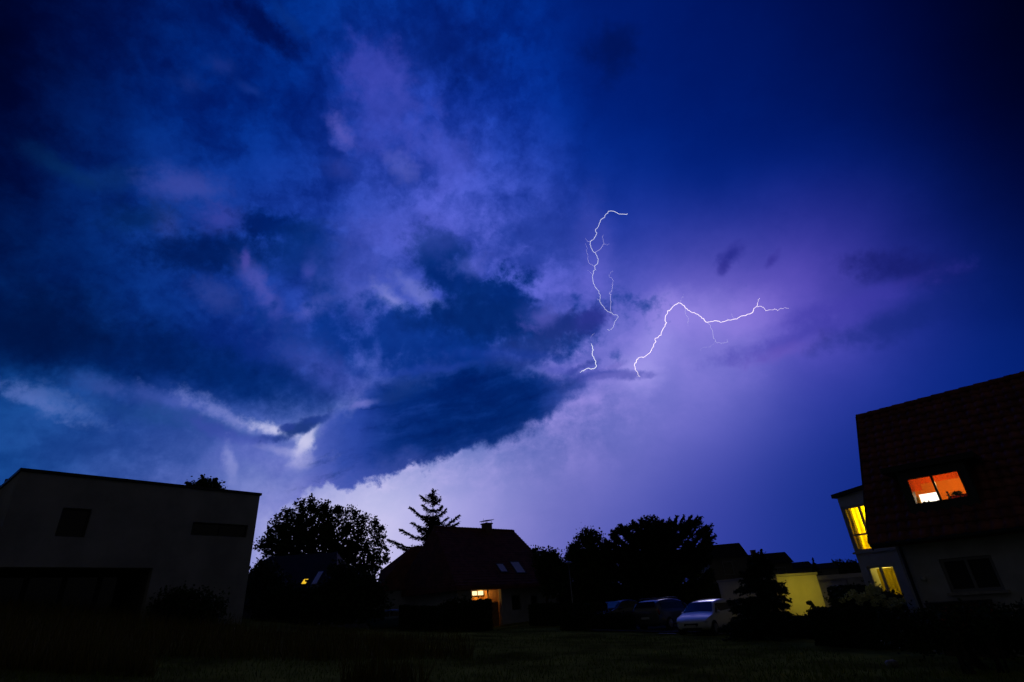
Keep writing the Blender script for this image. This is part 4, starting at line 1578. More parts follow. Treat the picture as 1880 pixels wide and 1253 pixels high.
# ------------------------------------------------------------------ narrow glazed annex beside it, lit yellow
def annex():
    azd = -32.0
    o = at(1551, 960, 22.0)
    pl = Plane(o, azd + 180)
    pl.u = Vector((-math.sin(R(azd)), -math.cos(R(azd)), 0))     # u runs towards the viewer's right
    uL = (pl.uv(1535, 912)[0] + pl.uv(1586, 1062)[0]) / 2
    zl, zr_ = pl.uv(1535, 912)[1], pl.uv(1586, 896)[1]
    ur = pl.uv(1586, 896)[0]
    uR = uL + 5.6
    slope = (zr_ - zl) / (ur - uL)
    zl = zr_ - slope * (ur - uL)
    gz = g(13, 21)
    t = thing('glazed_annex', pl.p(uL + 2.5, gz, -1.5), 'narrow pale annex beside the tiled house with tall yellow lit windows', 'building')
    w = pl.rect([(1556, 933), (1590, 923), (1628, 1001), (1580, 1010)])
    wU0 = (pl.uv(1554, 933)[0] + pl.uv(1578, 1010)[0]) / 2 - .13
    wU1 = pl.uv(1628, 1001)[0] + .9
    up = (wU0, wU1, pl.uv(1580, 1010)[1], pl.uv(1556, 933)[1])
    lowr = pl.rect([(1594, 1044), (1638, 1038), (1660, 1104), (1616, 1110)])
    lowr = (lowr[0] - .06, lowr[1] + .06, lowr[2], lowr[3] + .05)
    up = (up[0] - .05, up[1], up[2] - .06, up[3] + .06)
    ztop = zl - .06
    bm = nbm()
    pl.wall(bm, uL, uR, gz - .6, ztop, -.22, 0, [up, lowr])
    # end wall on the garage side; unseen opening added to throw light on the garage
    D = 3.2
    eu = uL
    ez0, ez1 = up[2] + .1, up[3] + .02
    lz = up[3] - .25
    ez0, ez1 = lz - .78, lz - .20
    da, db = -1.20, -1.92
    pl.box(bm, eu, eu + .2, gz - .6, ez0, -D, -.222)
    pl.box(bm, eu, eu + .2, ez1, ztop, -D, -.222)
    pl.box(bm, eu, eu + .2, ez0 + .002, ez1 - .002, da, -.222)
    pl.box(bm, eu, eu + .2, ez0 + .002, ez1 - .002, -D, db)
    pl.box(bm, uR - .2, uR, gz - .6, ztop, -D, -.222)
    pl.box(bm, eu + .202, uR - .202, gz - .6, ztop, -D, -D + .2)
    finish('wall', bm, M['annex_white'], t)
    bm = nbm()
    for k in (da - .05, (da + db) / 2, db):
        pl.box(bm, eu + .06, eu + .11, ez0 + .004, ez1 - .004, k, k + .05)
    finish('beam_opening_bars', bm, M['frame_white'], t)  # bars added to pattern the beam through the opening
    bm = nbm()
    P = []
    for zz in (.0, .14):
        for (u, d) in ((uL - .12, .16), (uR, .16), (uR, -D - .1), (uL - .12, -D - .1)):
            P.append(pl.p(u, zl - .055 + zz + slope * (u - uL), d))
    add_box8(bm, P)
    finish('roof', bm, M['metal_dark'], t)
    bm = nbm()
    q = []
    for top in (0, 1):
        for (u, d) in ((uL + .01, -.01), (uR - .01, -.01), (uR - .01, -D + .01), (uL + .01, -D + .01)):
            q.append(pl.p(u, ztop + .002 if not top else max(ztop + .003, zl - .057 + slope * (u - uL)), d))
    add_box8(bm, q)
    finish('parapet', bm, M['annex_white'], t)
    # inner floor / ceilings keep the two rooms apart
    bm = nbm()
    pl.box(bm, eu + .202, uR - .202, up[2] - .40, up[2] - .15, -D + .202, -.222)
    finish('floor_slab', bm, M['annex_white'], t)
    window(pl, up, t, -.04, M['frame_white'], M['glass'], .075, bars=[('v', .30), ('v', .62), ('h', .36)], sill=(-.02, .10, M['frame_white']), label='tall window lit yellow behind curtains')
    window(pl, lowr, t, -.04, M['frame_white'], M['glass'], .07, bars=[('v', .46)], label='lower window dimly lit yellow')
    cm = bpy.data.materials.new('yellow_curtain_cloth')
    cm.use_nodes = True
    ct = cm.node_tree
    ct.nodes.clear()
    cb = NB(ct)
    tl = cb.new('ShaderNodeBsdfTranslucent')
    tcn = cb.new('ShaderNodeTexCoord')
    cb.put(tl.inputs[0], cb.mix(cb.noise(tcn.outputs['Object'], 5.0), (.25, .175, .0026, 1), (.29, .21, .0034, 1)))
    co = cb.new('ShaderNodeOutputMaterial')
    cb.put(co.inputs[0], tl.outputs[0])
    def curtain(u0, u1, z0, z1, d, amp, wl):
        bm = nbm()
        prev = None
        n = int((u1 - u0) / .02)
        for i in range(n + 1):
            u = u0 + (u1 - u0) * i / n
            dd = d + amp * math.sin(2 * math.pi * u / wl + .8 * math.sin(u * 5))
            cur = [bm.verts.new(pl.p(u, z0, dd)), bm.verts.new(pl.p(u, z1, dd))]
            if prev:
                bm.faces.new((prev[0], cur[0], cur[1], prev[1]))
            prev = cur
        return finish('curtain', bm, cm, t, smooth=True)
    curtain(up[0] - .12, up[1] + .12, up[2] - .12, up[3] + .12, -.36, .018, .26)
    curtain(lowr[0] + .16, lowr[1] + .12, lowr[2] + .10, lowr[3] - .10, -.34, .02, .17)
    def lamp(name, loc, e, col, r=.08):
        l = bpy.data.lights.new(name, 'POINT')
        l.energy = e
        l.color = col
        l.shadow_soft_size = r
        lo = bpy.data.objects.new(name, l)
        COL.objects.link(lo)
        lo.location = Vector(loc) - world_loc(t)
        lo.parent = t
    um = (up[0] + up[1]) / 2
    lp = pl.p(uL + 1.25, up[3] - .25, -.85)
    lp = pl.p(uL + 1.25, lz, -.85)
    lamp('upper_room_lamp', lp, 900.0, (1.0, .76, .02), .26)
    lamp('curtain_fill_light', pl.p(uL + 2.5, lz - 1.3, -1.9), 420.0, (1.0, .80, .05), .15)  # added fill light that brightens the upper curtain evenly
    oc = pl.p(eu + .1, (ez0 + ez1) / 2, (da + db) / 2)
    hit = garage_plane.p(garage_u1 * .62, garage_plane.o.z - .45)
    lamp('patch_helper_light', oc + (oc - hit).normalized() * 2.0, 420.0, (1.0, .84, .04), .20)  # added beam that makes the bright patch on the garage wall
    lamp('lower_room_lamp', pl.p((lowr[0] + lowr[1]) / 2, lowr[3] - .02, -1.3), 20.0, (1.0, .80, .12))



# ------------------------------------------------------------------ garages
def white_garage():
    azd = 65.0
    C0 = at(1424, 1055, 29.0)
    pl = Plane(C0, azd)
    pl.n = pl.u.cross(Z) if pl.u.cross(Z).dot(CAM - C0) > 0 else -pl.u.cross(Z)
    zt = C0.z
    u1 = pl.uv(1498, 1053.5)[0]
    side = -pl.n
    sp = Plane(C0, azd - 90)
    dep = abs(sp.uv(1317, 1064)[0])
    gz = g(12, 30) - .5
    t = thing('white_garage', pl.p(u1 / 2, gz + .5, -dep / 2), 'flat white garage with one wall glowing yellow in the window light', 'garage')
    bm = nbm()
    pl.box(bm, 0, u1, gz, zt - .12, -dep, 0)
    finish('wall', bm, M['garage_white'], t)
    bm = nbm()
    pl.box(bm, -.05, u1 + .05, zt - .117, zt, -dep - .05, .05)
    finish('roof_edge', bm, M['render_white'], t)
    return pl, gz, u1


def grey_garage():
    y = 33.0
    pl = Plane(at(1530, 1060, y), 92)
    a, b = pl.uv(1500, 1057), pl.uv(1561, 1053.5)
    zt = (a[1] + b[1]) / 2
    u0, u1 = a[0] - 1.0, b[0] + 1.6
    gz = g(pl.o.x, y) - .4
    t = thing('grey_garage', pl.p((u0 + u1) / 2, gz + .4, -2), 'low grey garage with a ribbed door between the lit white garage and the annex', 'garage')
    dz = pl.uv(1530, 1066)[1]
    dr = (pl.uv(1503, 1075)[0], pl.uv(1557, 1070)[0], gz + .01, dz)
    bm = nbm()
    pl.wall(bm, u0, u1, gz, zt - .22, -.25, 0, [dr])
    pl.box(bm, u0, u0 + .25, gz, zt - .22, -5.5, -.252)
    pl.box(bm, u1 - .25, u1, gz, zt - .22, -5.5, -.252)
    pl.box(bm, u0 + .252, u1 - .252, gz, zt - .22, -5.5, -5.25)
    finish('wall', bm, M['render_white'], t)
    bm = nbm()
    pl.box(bm, u0 - .05, u1 + .05, zt - .217, zt, -5.6, .06)
    finish('roof_edge', bm, M['garage_white'], t)
    bm = nbm()
    n = 9
    for i in range(n):
        za, zb = dr[2] + (dr[3] - dr[2]) * i / n, dr[2] + (dr[3] - dr[2]) * (i + 1) / n
        pl.box(bm, dr[0] + .01, dr[1] - .01, za + .01, zb - .012, -.20, -.15)
    pl.box(bm, dr[0] + .01, dr[1] - .01, dr[2], dr[3] - .002, -.24, -.202)
    d = finish('door', bm, M['render_grey'], t)
    bm = nbm()
    c = pl.p((dr[0] + dr[1]) / 2, dr[2] + .9, -.13)
    add_box(bm, c, (.18, .05, .05))
    sub(d, finish('handle', bm, M['metal_dark'], None), t)


garage_plane, garage_gz, garage_u1 = white_garage()
grey_garage()
annex()


# ------------------------------------------------------------------ stepped terrace far behind
def terrace(pxs, y, label, drop_px, chimney=None):
    (x0, y0), (x1, y1) = pxs
    a, b = at(x0, y0, y), at(x1, y1, y)
    zt = (a.z + b.z) / 2
    gz = g((a.x + b.x) / 2, y)
    e = at(drop_px[0], drop_px[1], y - .9)
    drop = max(.6, zt - e.z)
    t = thing('terrace_house', ((a.x + b.x) / 2, y, gz), label, 'house', 'stepped terrace houses')
    xa, xb = a.x - .6, b.x
    bm = nbm()
    yf, yb = y - .9, y + 7.0
    V = [(xa, y, zt), (xb, y, zt + .05), (xb, yb, zt + .05), (xa, yb, zt), (xa, yf, zt - drop), (xb + .25, yf, zt - drop), (xb + .25, yb + .4, zt - drop), (xa, yb + .4, zt - drop)]
    add_hull(bm, V, [(0, 1, 2, 3), (4, 5, 1, 0), (5, 6, 2, 1), (6, 7, 3, 2), (7, 4, 0, 3), (7, 6, 5, 4)])
    rf = finish('roof', bm, M['tile_dark'], t)
    bm = nbm()
    add_box8(bm, [(xa + .1, yf + .2, gz - 1), (xb + .05, yf + .2, gz - 1), (xb + .05, yb, gz - 1), (xa + .1, yb, gz - 1), (xa + .1, yf + .2, zt - drop - .005), (xb + .05, yf + .2, zt - drop - .005), (xb + .05, yb, zt - drop - .005), (xa + .1, yb, zt - drop - .005)])
    finish('wall', bm, M['wall_dark'], t)
    pl = Plane((xa, yf + .2, 0), 90)
    n = max(1, int((xb - xa) / 2.0))
    for i in range(n):
        u = (xb - xa) * (i + .5) / n
        window(pl, (u - .45, u + .45, zt - drop - 1.5, zt - drop - .35), t, .05, M['frame_grey'], M['glass_dark'], .06)
    if chimney:
        c0 = at(chimney[0], chimney[1], y + 1)
        bm = nbm()
        add_box(bm, (c0.x, y + 1, (c0.z + zt - .3) / 2), (.42, .42, c0.z - zt + .3))
        add_box(bm, (c0.x, y + 1, c0.z + .03), (.5, .5, .06))
        sub(rf, finish('chimney', bm, M['brick'], None), t)


terrace(((1300, 1003), (1357, 997)), 54, 'tallest dark terrace house right of the cedar, first of the stepped row', (1366, 1021))
terrace(((1372, 1020), (1441, 1014)), 60, 'second dark terrace house, with a small chimney, behind the slim conifer', (1450, 1033), (1382, 1011.5))
terrace(((1450, 1033.5), (1484, 1032)), 68, 'third and narrow dark terrace house above the lit garage wall', (1489, 1042))
terrace(((1500, 1035.5), (1529, 1034)), 74, 'lowest dark terrace house at the right end of the stepped row', (1534, 1043))

# ------------------------------------------------------------------ trees
def broad_tree(name, label, y, lumps, base_px, n, leaf, mat, group=None, r0=.22, sprig=.26, sprouts=(), limbs=4, per=9):
    L = px_lumps(lumps, y, .9)
    cx = at(base_px, 1120, y)
    base = Vector((cx.x, y, g(cx.x, y)))
    t = thing(name, base, label, 'tree', group)
    top = Vector(max(L, key=lambda q: q[0][2])[0])
    lim = [(random.uniform(.35, .7), Vector(L[i % len(L)][0]), r0 * .45) for i in range(0, len(L), max(1, len(L) // max(1, limbs)))]
    trunk_mesh('trunk', base - Z * .1, base.lerp(top, .86), r0, lim, t)
    P = lump_points(L, n, sprig, per)
    extra = []
    for (px, py, qx, qy, w) in sprouts:           # upright shoots that break the outline
        a, b = at(px, py, y), at(qx, qy, y)
        for f in np.linspace(0, 1, 16):
            for _ in range(5):
                extra.append(np.array(a.lerp(b, f)) + rng.normal(size=3) * w * (1.15 - f))
    if extra:
        P = np.vstack([P, np.array(extra)])
    leaf_mesh('crown', P, leaf, mat, t)
    return t


broad_tree('broadleaf_tree', 'big round broadleaf tree between the flat-roofed house and the hip-roofed house', 43.5,
           [(575, 962, 32), (540, 970, 26), (610, 968, 28), (520, 990, 26), (508, 1008, 20), (560, 995, 44), (608, 1004, 40), (648, 984, 24), (668, 992, 22), (682, 1010, 18), (655, 1030, 30), (572, 1032, 48), (522, 1048, 40), (622, 1050, 42), (668, 1058, 26),
            (560, 1085, 44), (612, 1094, 38), (505, 1090, 30), (658, 1092, 32), (692, 1034, 11), (700, 1026, 9), (688, 1022, 9), (484, 998, 10), (476, 1003, 7), (492, 985, 8), (496, 975, 6), (505, 962, 8), (514, 950, 6), (524, 944, 8), (536, 940, 8), (547, 934, 9),
            (556, 924, 7), (566, 930, 10), (573, 918, 7), (582, 930, 9), (594, 934, 8), (601, 926, 5), (612, 940, 9), (622, 936, 7), (632, 945, 9), (645, 938, 7), (655, 944, 8), (662, 958, 10), (672, 954, 8), (682, 962, 8), (690, 958, 7), (694, 972, 9), (700, 985, 8), (702, 1000, 8), (706, 975, 5), (707, 1012, 7), (711, 1026, 6)],
           585, 42000, .13, M['leaf_broad'], r0=.28, sprig=.18, per=8,
           sprouts=[(574, 940, 572, 907, .16), (596, 945, 603, 921, .15), (560, 945, 550, 922, .14), (530, 965, 524, 938, .12), (510, 980, 506, 946, .12), (490, 1000, 476, 1004, .12), (620, 950, 625, 932, .14), (664, 965, 668, 950, .14), (690, 990, 700, 970, .14), (704, 1030, 715, 1026, .12), (646, 955, 652, 940, .12), (690, 975, 690, 957, .16), (500, 990, 492, 967, .12)])
broad_tree('background_tree', 'leafy treetop showing above the roof of the flat-roofed house', 40.0,
           [(372, 889, 8), (352, 895, 7), (394, 893, 7), (372, 912, 22), (402, 899, 6), (362, 895, 7), (384, 896, 8), (345, 898, 5)], 372, 4200, .13, M['leaf_broad'], sprig=.2, sprouts=[(372, 885, 370, 873, .12), (392, 888, 398, 880, .12), (350, 892, 341, 886, .1)])
broad_tree('garden_tree', 'small leafy tree leaning over the right end of the hip roof', 44.0,
           [(1000, 1028, 16), (988, 1018, 9), (1016, 1032, 13), (1024, 1044, 12), (1008, 1048, 20), (1015, 1068, 20), (1030, 1058, 9)], 1012, 4200, .15, M['leaf_broad'], r0=.13, sprig=.26,
           sprouts=[(985, 1018, 979, 1008, .1), (1000, 1018, 998, 1012, .14), (1020, 1028, 1024, 1018, .14), (1034, 1050, 1040, 1042, .1)])
broad_tree('leafy_tree', 'tall twin-topped leafy tree left of the wide cedar, behind the street lamp', 45.0,
           [(1078, 985, 13), (1092, 988, 12), (1075, 1005, 20), (1092, 1010, 20), (1062, 1018, 18), (1052, 1015, 9), (1048, 1030, 12), (1072, 1035, 28), (1098, 1038, 26), (1110, 1015, 12), (1056, 1058, 24), (1090, 1068, 32), (1065, 1085, 26), (1044, 1045, 12), (1112, 1060, 22)],
           1080, 20000, .12, M['leaf_broad'], r0=.24, sprig=.24, sprouts=[(1078, 982, 1076, 973, .14), (1092, 984, 1093, 976, .12), (1050, 1010, 1051, 1000, .12), (1047, 1025, 1042, 1024, .12)])


def branch_foliage(path, n_tuft, tuft_len, spread, droop=0.0, up=0.0):
    """needle tufts along a branch: positions and directions"""
    P, Dn = [], []
    path = [Vector(p) for p in path]
    seg = [(b - a).length for a, b in zip(path[:-1], path[1:])]
    tot = sum(seg)
    for i in range(n_tuft):
        d = tot * (i + random.random()) / n_tuft
        k = 0
        while k < len(seg) - 1 and d > seg[k]:
            d -= seg[k]; k += 1
        p = path[k].lerp(path[k + 1], d / max(seg[k], 1e-6))
        tdir = (path[k + 1] - path[k]).normalized()
        f = (i + .5) / n_tuft
        w = spread * (1.1 - .75 * f) * (0.5 + random.random())
        side = tdir.cross(Z)
        if side.length < 1e-3: side = Vector((1, 0, 0))
        side.normalize()
        for s in (-1, 1):
            q = (side * s * random.uniform(.25, 1) + tdir * random.uniform(.2, .9) + Z * random.uniform(-.5 - droop, .25 + up)).normalized()
            m = 6
            for j in range(m):
                P.append(tuple(p + q * w * (j + .4) / m + Vector((random.gauss(0, .03), random.gauss(0, .03), random.gauss(0, .03)))))
                Dn.append(tuple(q + Vector((random.gauss(0, .35), random.gauss(0, .35), random.gauss(0, .35)))))
    return P, Dn


def spruce():
    y = 56.0
    tip, low = at(794.6, 897, y), at(797, 1010, y)
    base = Vector((low.x, y, g(low.x, y)))
    t = thing('spruce_tree', base, 'open spruce with long drooping branches rising behind the hip roof', 'tree')
    bm = nbm()
    n = 12
    add_tube(bm, [base.lerp(tip, i / n) for i in range(n + 1)], [.26 * (1 - i / n) + .015 for i in range(n + 1)], 8)
    P, Dn = [], []
    sc = y / FPX * 1.1
    br = [((795, 923), (772.6, 911)), ((795, 928), (800, 916)), ((794, 954), (752.7, 931.5)), ((794, 972), (757, 961)), ((795, 990), (735.5, 973)), ((795, 1003), (711.5, 991)), ((795, 1010), (730, 1004)),
          ((795, 928), (808, 916)), ((795, 950), (819, 936)), ((796, 972), (843, 946.5)), ((796, 976), (840, 961)), ((796, 940), (812, 930)), ((795, 960), (774, 950)), ((796, 990), (835, 975)), ((795, 938), (776, 928)), ((796, 962), (822, 952))]
    paths = []
    for a, b in br:
        A, B = at(*a, y), at(*b, y)
        m = A.lerp(B, .55) - Z * .10 * (B - A).length
        paths.append([A, A.lerp(m, .5), m, B])
    for k in range(26):                       # the branches that run towards and away from the viewer
        f = random.uniform(.25, .95)
        p = base.lerp(tip, .42 + .58 * f)
        ln = (1.0 - f) * 3.0 + .25
        a = random.choice((-1, 1)) * R(random.uniform(50, 130))
        d = Vector((math.cos(a) * .8, math.sin(a), random.uniform(-.05, .25)))
        paths.append([p, p + d * ln * .5 - Z * .12 * ln, p + d * ln])
    for k in range(30):                       # lower whorls hidden by the roof
        z = random.uniform(.12, .42)
        p = base.lerp(tip, z)
        a = random.uniform(0, 2 * math.pi)
        d = Vector((math.cos(a), math.sin(a), random.uniform(-.1, .1)))
        paths.append([p, p + d * 1.6 - Z * .2, p + d * 3.2])
    for pth in paths:
        ln = sum((b - a).length for a, b in zip(pth[:-1], pth[1:]))
        add_tube(bm, pth, [.05] + [.035] * (len(pth) - 2) + [.008], 5)
        p, d = branch_foliage(pth, max(7, int(ln * 16)), .2, .66, .22)
        P += p; Dn += d
    for i in range(60):                       # leader shoot
        f = i / 60
        p = at(795, 930, y).lerp(tip, f)
        for _ in range(4):
            P.append(tuple(p + Vector((random.gauss(0, .12 * (1.05 - f)), random.gauss(0, .12 * (1.05 - f)), 0))))
            Dn.append((random.gauss(0, .6), random.gauss(0, .6), .8))
    finish('trunk', bm, M['bark'], t, smooth=True)
    leaf_mesh('crown', P, .085, M['leaf_fir'], t, stretch=3.0, direction=Dn)


spruce()


def cedar():
    y = 46.0
    bx = at(1195, 1120, y)
    base = Vector((bx.x, y, g(bx.x, y)))
    t = thing('cedar_tree', base, 'wide spreading cedar with layered needle branches rising to the right', 'tree')
    bm = nbm()
    top = at(1205, 958, y)
    n = 9
    add_tube(bm, [base.lerp(top, i / n) + Vector((.1 * math.sin(i), 0, 0)) for i in range(n + 1)], [.42 * (1 - .9 * i / n) for i in range(n + 1)], 9)
    P, Dn = [], []
    tips = [(1113, 992), (1124, 975), (1138, 963), (1128, 984), (1150, 968), (1162, 958), (1176, 954), (1187, 950), (1197, 948), (1205, 952), (1215, 956), (1229, 955), (1243, 949), (1256, 949), (1269, 948), (1280, 950), (1286, 950),
            (1295, 968), (1305, 966), (1313, 984), (1308, 996), (1298, 988), (1310, 1004), (1298, 1015), (1118, 1010), (1108, 1018), (1240, 965), (1262, 962), (1276, 972), (1170, 972), (1150, 985), (1190, 966), (1220, 972), (1285, 985), (1125, 1000), (1290, 1000)]
    for (px, py) in tips:
        yy = y + random.uniform(-2.2, 2.2)
        B = at(px, py, yy)
        f = min(.95, max(.30, 1 - (py + 62 - 950) / 150.0))
        A = base.lerp(top, f)
        if abs(px - 1200) > 50:
            A = base.lerp(top, max(.3, f - .12))
        m = A.lerp(B, .5) + Z * .06 * (B - A).length * (1 if px < 1200 else -.2)
        pth = [A, A.lerp(m, .6), m, m.lerp(B, .5) + Z * .03, B]
        add_tube(bm, pth, [.10, .08, .06, .04, .01], 5)
        ln = (B - A).length
        p, d = branch_foliage(pth[1:], int(ln * 13), .2, .62, .1, .25)
        P += p; Dn += d
    for k in range(70):                       # the dark lower body
        px, py = random.uniform(1105, 1310), random.uniform(1000, 1105)
        yy = y + random.uniform(-2.6, 2.6)
        B = at(px, py, yy)
        A = base.lerp(top, random.uniform(.15, .6))
        m = A.lerp(B, .5) + Z * .2
        p, d = branch_foliage([A.lerp(B, .3), m.lerp(B, .4), B], int(26), .2, .8, .3, .2)
        P += p; Dn += d
        add_tube(bm, [A, m, B], [.06, .04, .01], 5)
    # foliage plates between the limbs: everything under the crown's outline
    prof = [(1105, 1022), (1113, 1000), (1124, 980), (1140, 968), (1165, 962), (1185, 955), (1205, 957), (1222, 960), (1243, 955), (1268, 953), (1284, 957), (1298, 972), (1306, 985), (1304, 1010), (1300, 1030)]
    for k in range(620):
        px = random.uniform(1106, 1304)
        top_y = np.interp(px, [q[0] for q in prof], [q[1] for q in prof])
        py = top_y + 5 + (random.random() ** 1.2) * (1085 - top_y)
        if random.random() < .55 and px > 1235 and 985 < py < 1012:
            continue
        c = at(px, py, y + random.uniform(-2.6, 2.6))
        lean = Vector((.75 if px > 1190 else -.6, random.uniform(-.4, .4), .42 if px > 1190 else .25))
        ln = random.uniform(.5, 1.0)
        p, d = branch_foliage([c - lean * ln * .5, c, c + lean * ln * .6], 8, .2, .5, .0, .35)
        P += p; Dn += d
    finish('trunk', bm, M['bark'], t, smooth=True)
    leaf_mesh('crown', P, .085, M['leaf_cedar'], t, stretch=2.6, direction=Dn)


cedar()


def slim_conifer():
    y = 24.5
    bx = at(1388, 1150, y)
    base = Vector((bx.x, y, g(bx.x, y)))
    t = thing('slim_conifer', base, 'slim dark conifer with layered branches in front of the white garage', 'tree')
    top = at(1392, 1016, y)
    bm = nbm()
    add_tube(bm, [base.lerp(top, i / 8) for i in range(9)], [.13 * (1 - .92 * i / 8) for i in range(9)], 7)
    P, Dn = [], []
    for k in range(150):
        f = random.random() ** 1.15
        p = base.lerp(top, .04 + .94 * f)
        ln = (1.55 * (1 - f) ** .75 + .22) * random.uniform(.65, 1.08)
        a = random.uniform(0, 2 * math.pi)
        d = Vector((math.cos(a), math.sin(a), random.uniform(-.22, .12)))
        pth = [p, p + d * ln * .55 + Z * .05, p + d * ln]
        add_tube(bm, pth, [.02, .015, .005], 4)
        q, e = branch_foliage(pth, int(6 + ln * 10), .12, .30, .2)
        P += q; Dn += e
    finish('trunk', bm, M['bark'], t, smooth=True)
    leaf_mesh('crown', P, .05, M['leaf_fir'], t, stretch=2.6, direction=Dn)


slim_conifer()
broad_tree('distant_trees_tree', '', 82.0, [(1545, 1043, 9), (1560, 1042, 8), (1573, 1046, 8), (1536, 1047, 8), (1552, 1050, 10)], 1553, 2400, .24, M['leaf_broad'], sprig=.35)
far_tree = bpy.data.objects['distant_trees_tree']
far_tree.name = 'distant_tree'
tag(far_tree, 'low rounded treetops in the distance touching the left edge of the annex', 'tree')


def tiny_conifer(px, py, y, label, hgt, wid):
    tip = at(px, py, y)
    base = Vector((tip.x, y, g(tip.x, y)))
    t = thing('small_conifer', base, label, 'tree')
    bm = nbm()
    add_tube(bm, [base, tip], [.16, .02], 6)
    finish('trunk', bm, M['bark'], t)
    P, Dn = [], []
    for k in range(260):
        f = random.random()
        p = tip - Z * hgt * f
        a = random.uniform(0, 2 * math.pi)
        r = wid * f * random.uniform(.6, 1.05)
        for j in range(6):
            s = (j + .5) / 6
            P.append((p.x + math.cos(a) * r * s, p.y + math.sin(a) * r * s, p.z - .1 * s))
            Dn.append((math.cos(a), math.sin(a), -.1))
    leaf_mesh('crown', P, .12, M['leaf_fir'], t, stretch=2.2, direction=Dn)


tiny_conifer(1491.5, 1024, 66, 'tiny conifer tip above the gap between the two lowest terrace roofs', 6.0, 2.2)
tiny_conifer(1397, 1009, 50, 'small pointed treetop in front of the second terrace roof', 5.0, 1.6)


# ------------------------------------------------------------------ shrubs and hedges
def shrub(name, label, cat, y, lumps, base_px, n, leaf, mat, group=None, sprig=.14, base_dy=0):
    L = px_lumps(lumps, y, .35)
    cx = at(base_px, 1130, y)
    base = Vector((cx.x, y, g(cx.x, y)))
    t = thing(name, base, label, cat, group)
    bm = nbm()
    for k in range(6):
        tip = Vector(L[k % len(L)][0])
        s = base + Vector((random.uniform(-.15, .15), random.uniform(-.1, .1), -.05))
        add_tube(bm, [s, s.lerp(tip, .5) + Vector((random.uniform(-.1, .1), 0, .05)), tip], [.03, .02, .008], 5)
    finish('stem', bm, M['bark'], t, smooth=True)
    P = lump_points(L, n, sprig, 8)
    P = P[P[:, 2] > base.z - .02]
    leaf_mesh('foliage', P, leaf, mat, t)
    return t, L


shrub('bush', 'dark rounded bush against the pale wall of the flat-roofed house', 'bush', 24.0,
      [(310, 1112, 22), (335, 1105, 20), (360, 1108, 20), (388, 1114, 18), (400, 1125, 14), (330, 1128, 24), (365, 1130, 24), (298, 1128, 18)], 345, 5200, .075, M['leaf_broad'])
shrub('bush', 'dark bush with a raised hump below the lit porch of the hip-roofed house', 'bush', 36.5,
      [(842, 1118, 16), (858, 1117, 14), (880, 1117, 12), (850, 1130, 18), (880, 1128, 16), (826, 1124, 18), (890, 1136, 10), (866, 1138, 14)], 858, 5200, .10, M['leaf_hedge'])


shrub('blackout_bush', 'mass of dark shrubs added to black out the low house with the lit roof window', 'bush', 31.5,
      [(480, 1090, 24), (505, 1100, 26), (530, 1108, 26), (560, 1110, 24), (590, 1108, 24), (616, 1096, 26), (640, 1082, 26), (662, 1080, 24), (684, 1088, 20), (634, 1062, 20), (618, 1050, 13), (650, 1110, 28), (690, 1110, 20), (560, 1128, 24), (500, 1124, 24), (620, 1126, 26), (472, 1060, 14), (488, 1045, 14), (505, 1070, 14)], 580, 17000, .13, M['leaf_hedge'], sprig=.2)
bpy.data.objects['blackout_bush'].name = 'blackout_shrubs'  # foliage added to keep the front of the low house black


def hedge(name, label, p0, p1, depth, h, n, leaf, mat, group=None, cat='hedge', wav=.06):
    """a clipped hedge between two ground points: dense leaf cards over a dark twiggy core"""
    a, b = Vector((p0[0], p0[1], 0)), Vector((p1[0], p1[1], 0))
    u = (b - a).normalized()
    v = Vector((-u.y, u.x, 0))
    L = (b - a).length
    mid = (a + b) / 2
    base = Vector((mid.x, mid.y, g(mid.x, mid.y)))
    t = thing(name, base, label, cat, group)
    bm = nbm()
    k = max(2, int(L / .8))
    for i in range(k):
        for s in (-.25, .25):
            q = a.lerp(b, (i + .5) / k) + v * depth * s
            z = g(q.x, q.y)
            add_tube(bm, [(q.x, q.y, z - .1), (q.x + .05, q.y, z + h * .5), (q.x + random.uniform(-.15, .15), q.y, z + h * .9)], [.035, .025, .008], 5)
    # twiggy core
    m_ = .14
    cor = []
    for (s, w) in ((m_, -depth / 2 + m_), (L - m_, -depth / 2 + m_), (L - m_, depth / 2 - m_), (m_, depth / 2 - m_)):
        q = a + u * s + v * w
        cor.append(q)
    add_box8(bm, [(q.x, q.y, g(q.x, q.y) - .1) for q in cor] + [(q.x, q.y, g(q.x, q.y) + h - m_) for q in cor])
    finish('branches', bm, M['bark'], t)
    P = []
    areas = [L * h, L * h, L * depth, depth * h, depth * h]
    tot = sum(areas)
    for fi, ar in enumerate(areas):
        c = int(n * ar / tot)
        s, w, z = rng.random(c) * L, (rng.random(c) - .5) * depth, rng.random(c) * h
        j = rng.normal(size=c) * wav * .6 - .03
        if fi == 0: w = -depth / 2 - j
        if fi == 1: w = depth / 2 + j
        if fi == 2: z = h + j * .8
        if fi == 3: s = 0 * s - j
        if fi == 4: s = 0 * s + L + j
        bump = np.array([mnoise.noise(Vector((x * 1.3, y_ * 1.3, 3.1))) for x, y_ in zip(s, w)]) * wav
        z = z * (1 + bump / max(h, .3))
        for x, y_, zz in zip(s, w, z):
            q = a + u * x + v * y_
            P.append((q.x, q.y, g(q.x, q.y) + zz))
    leaf_mesh('leaves', P, leaf, mat, t)
    return t


def gp(px, y):
    p = at(px, 1125, y)
    return (p.x, y)


def hgt(px, py, y):
    p = at(px, py, y)
    return p.z - g(p.x, y)


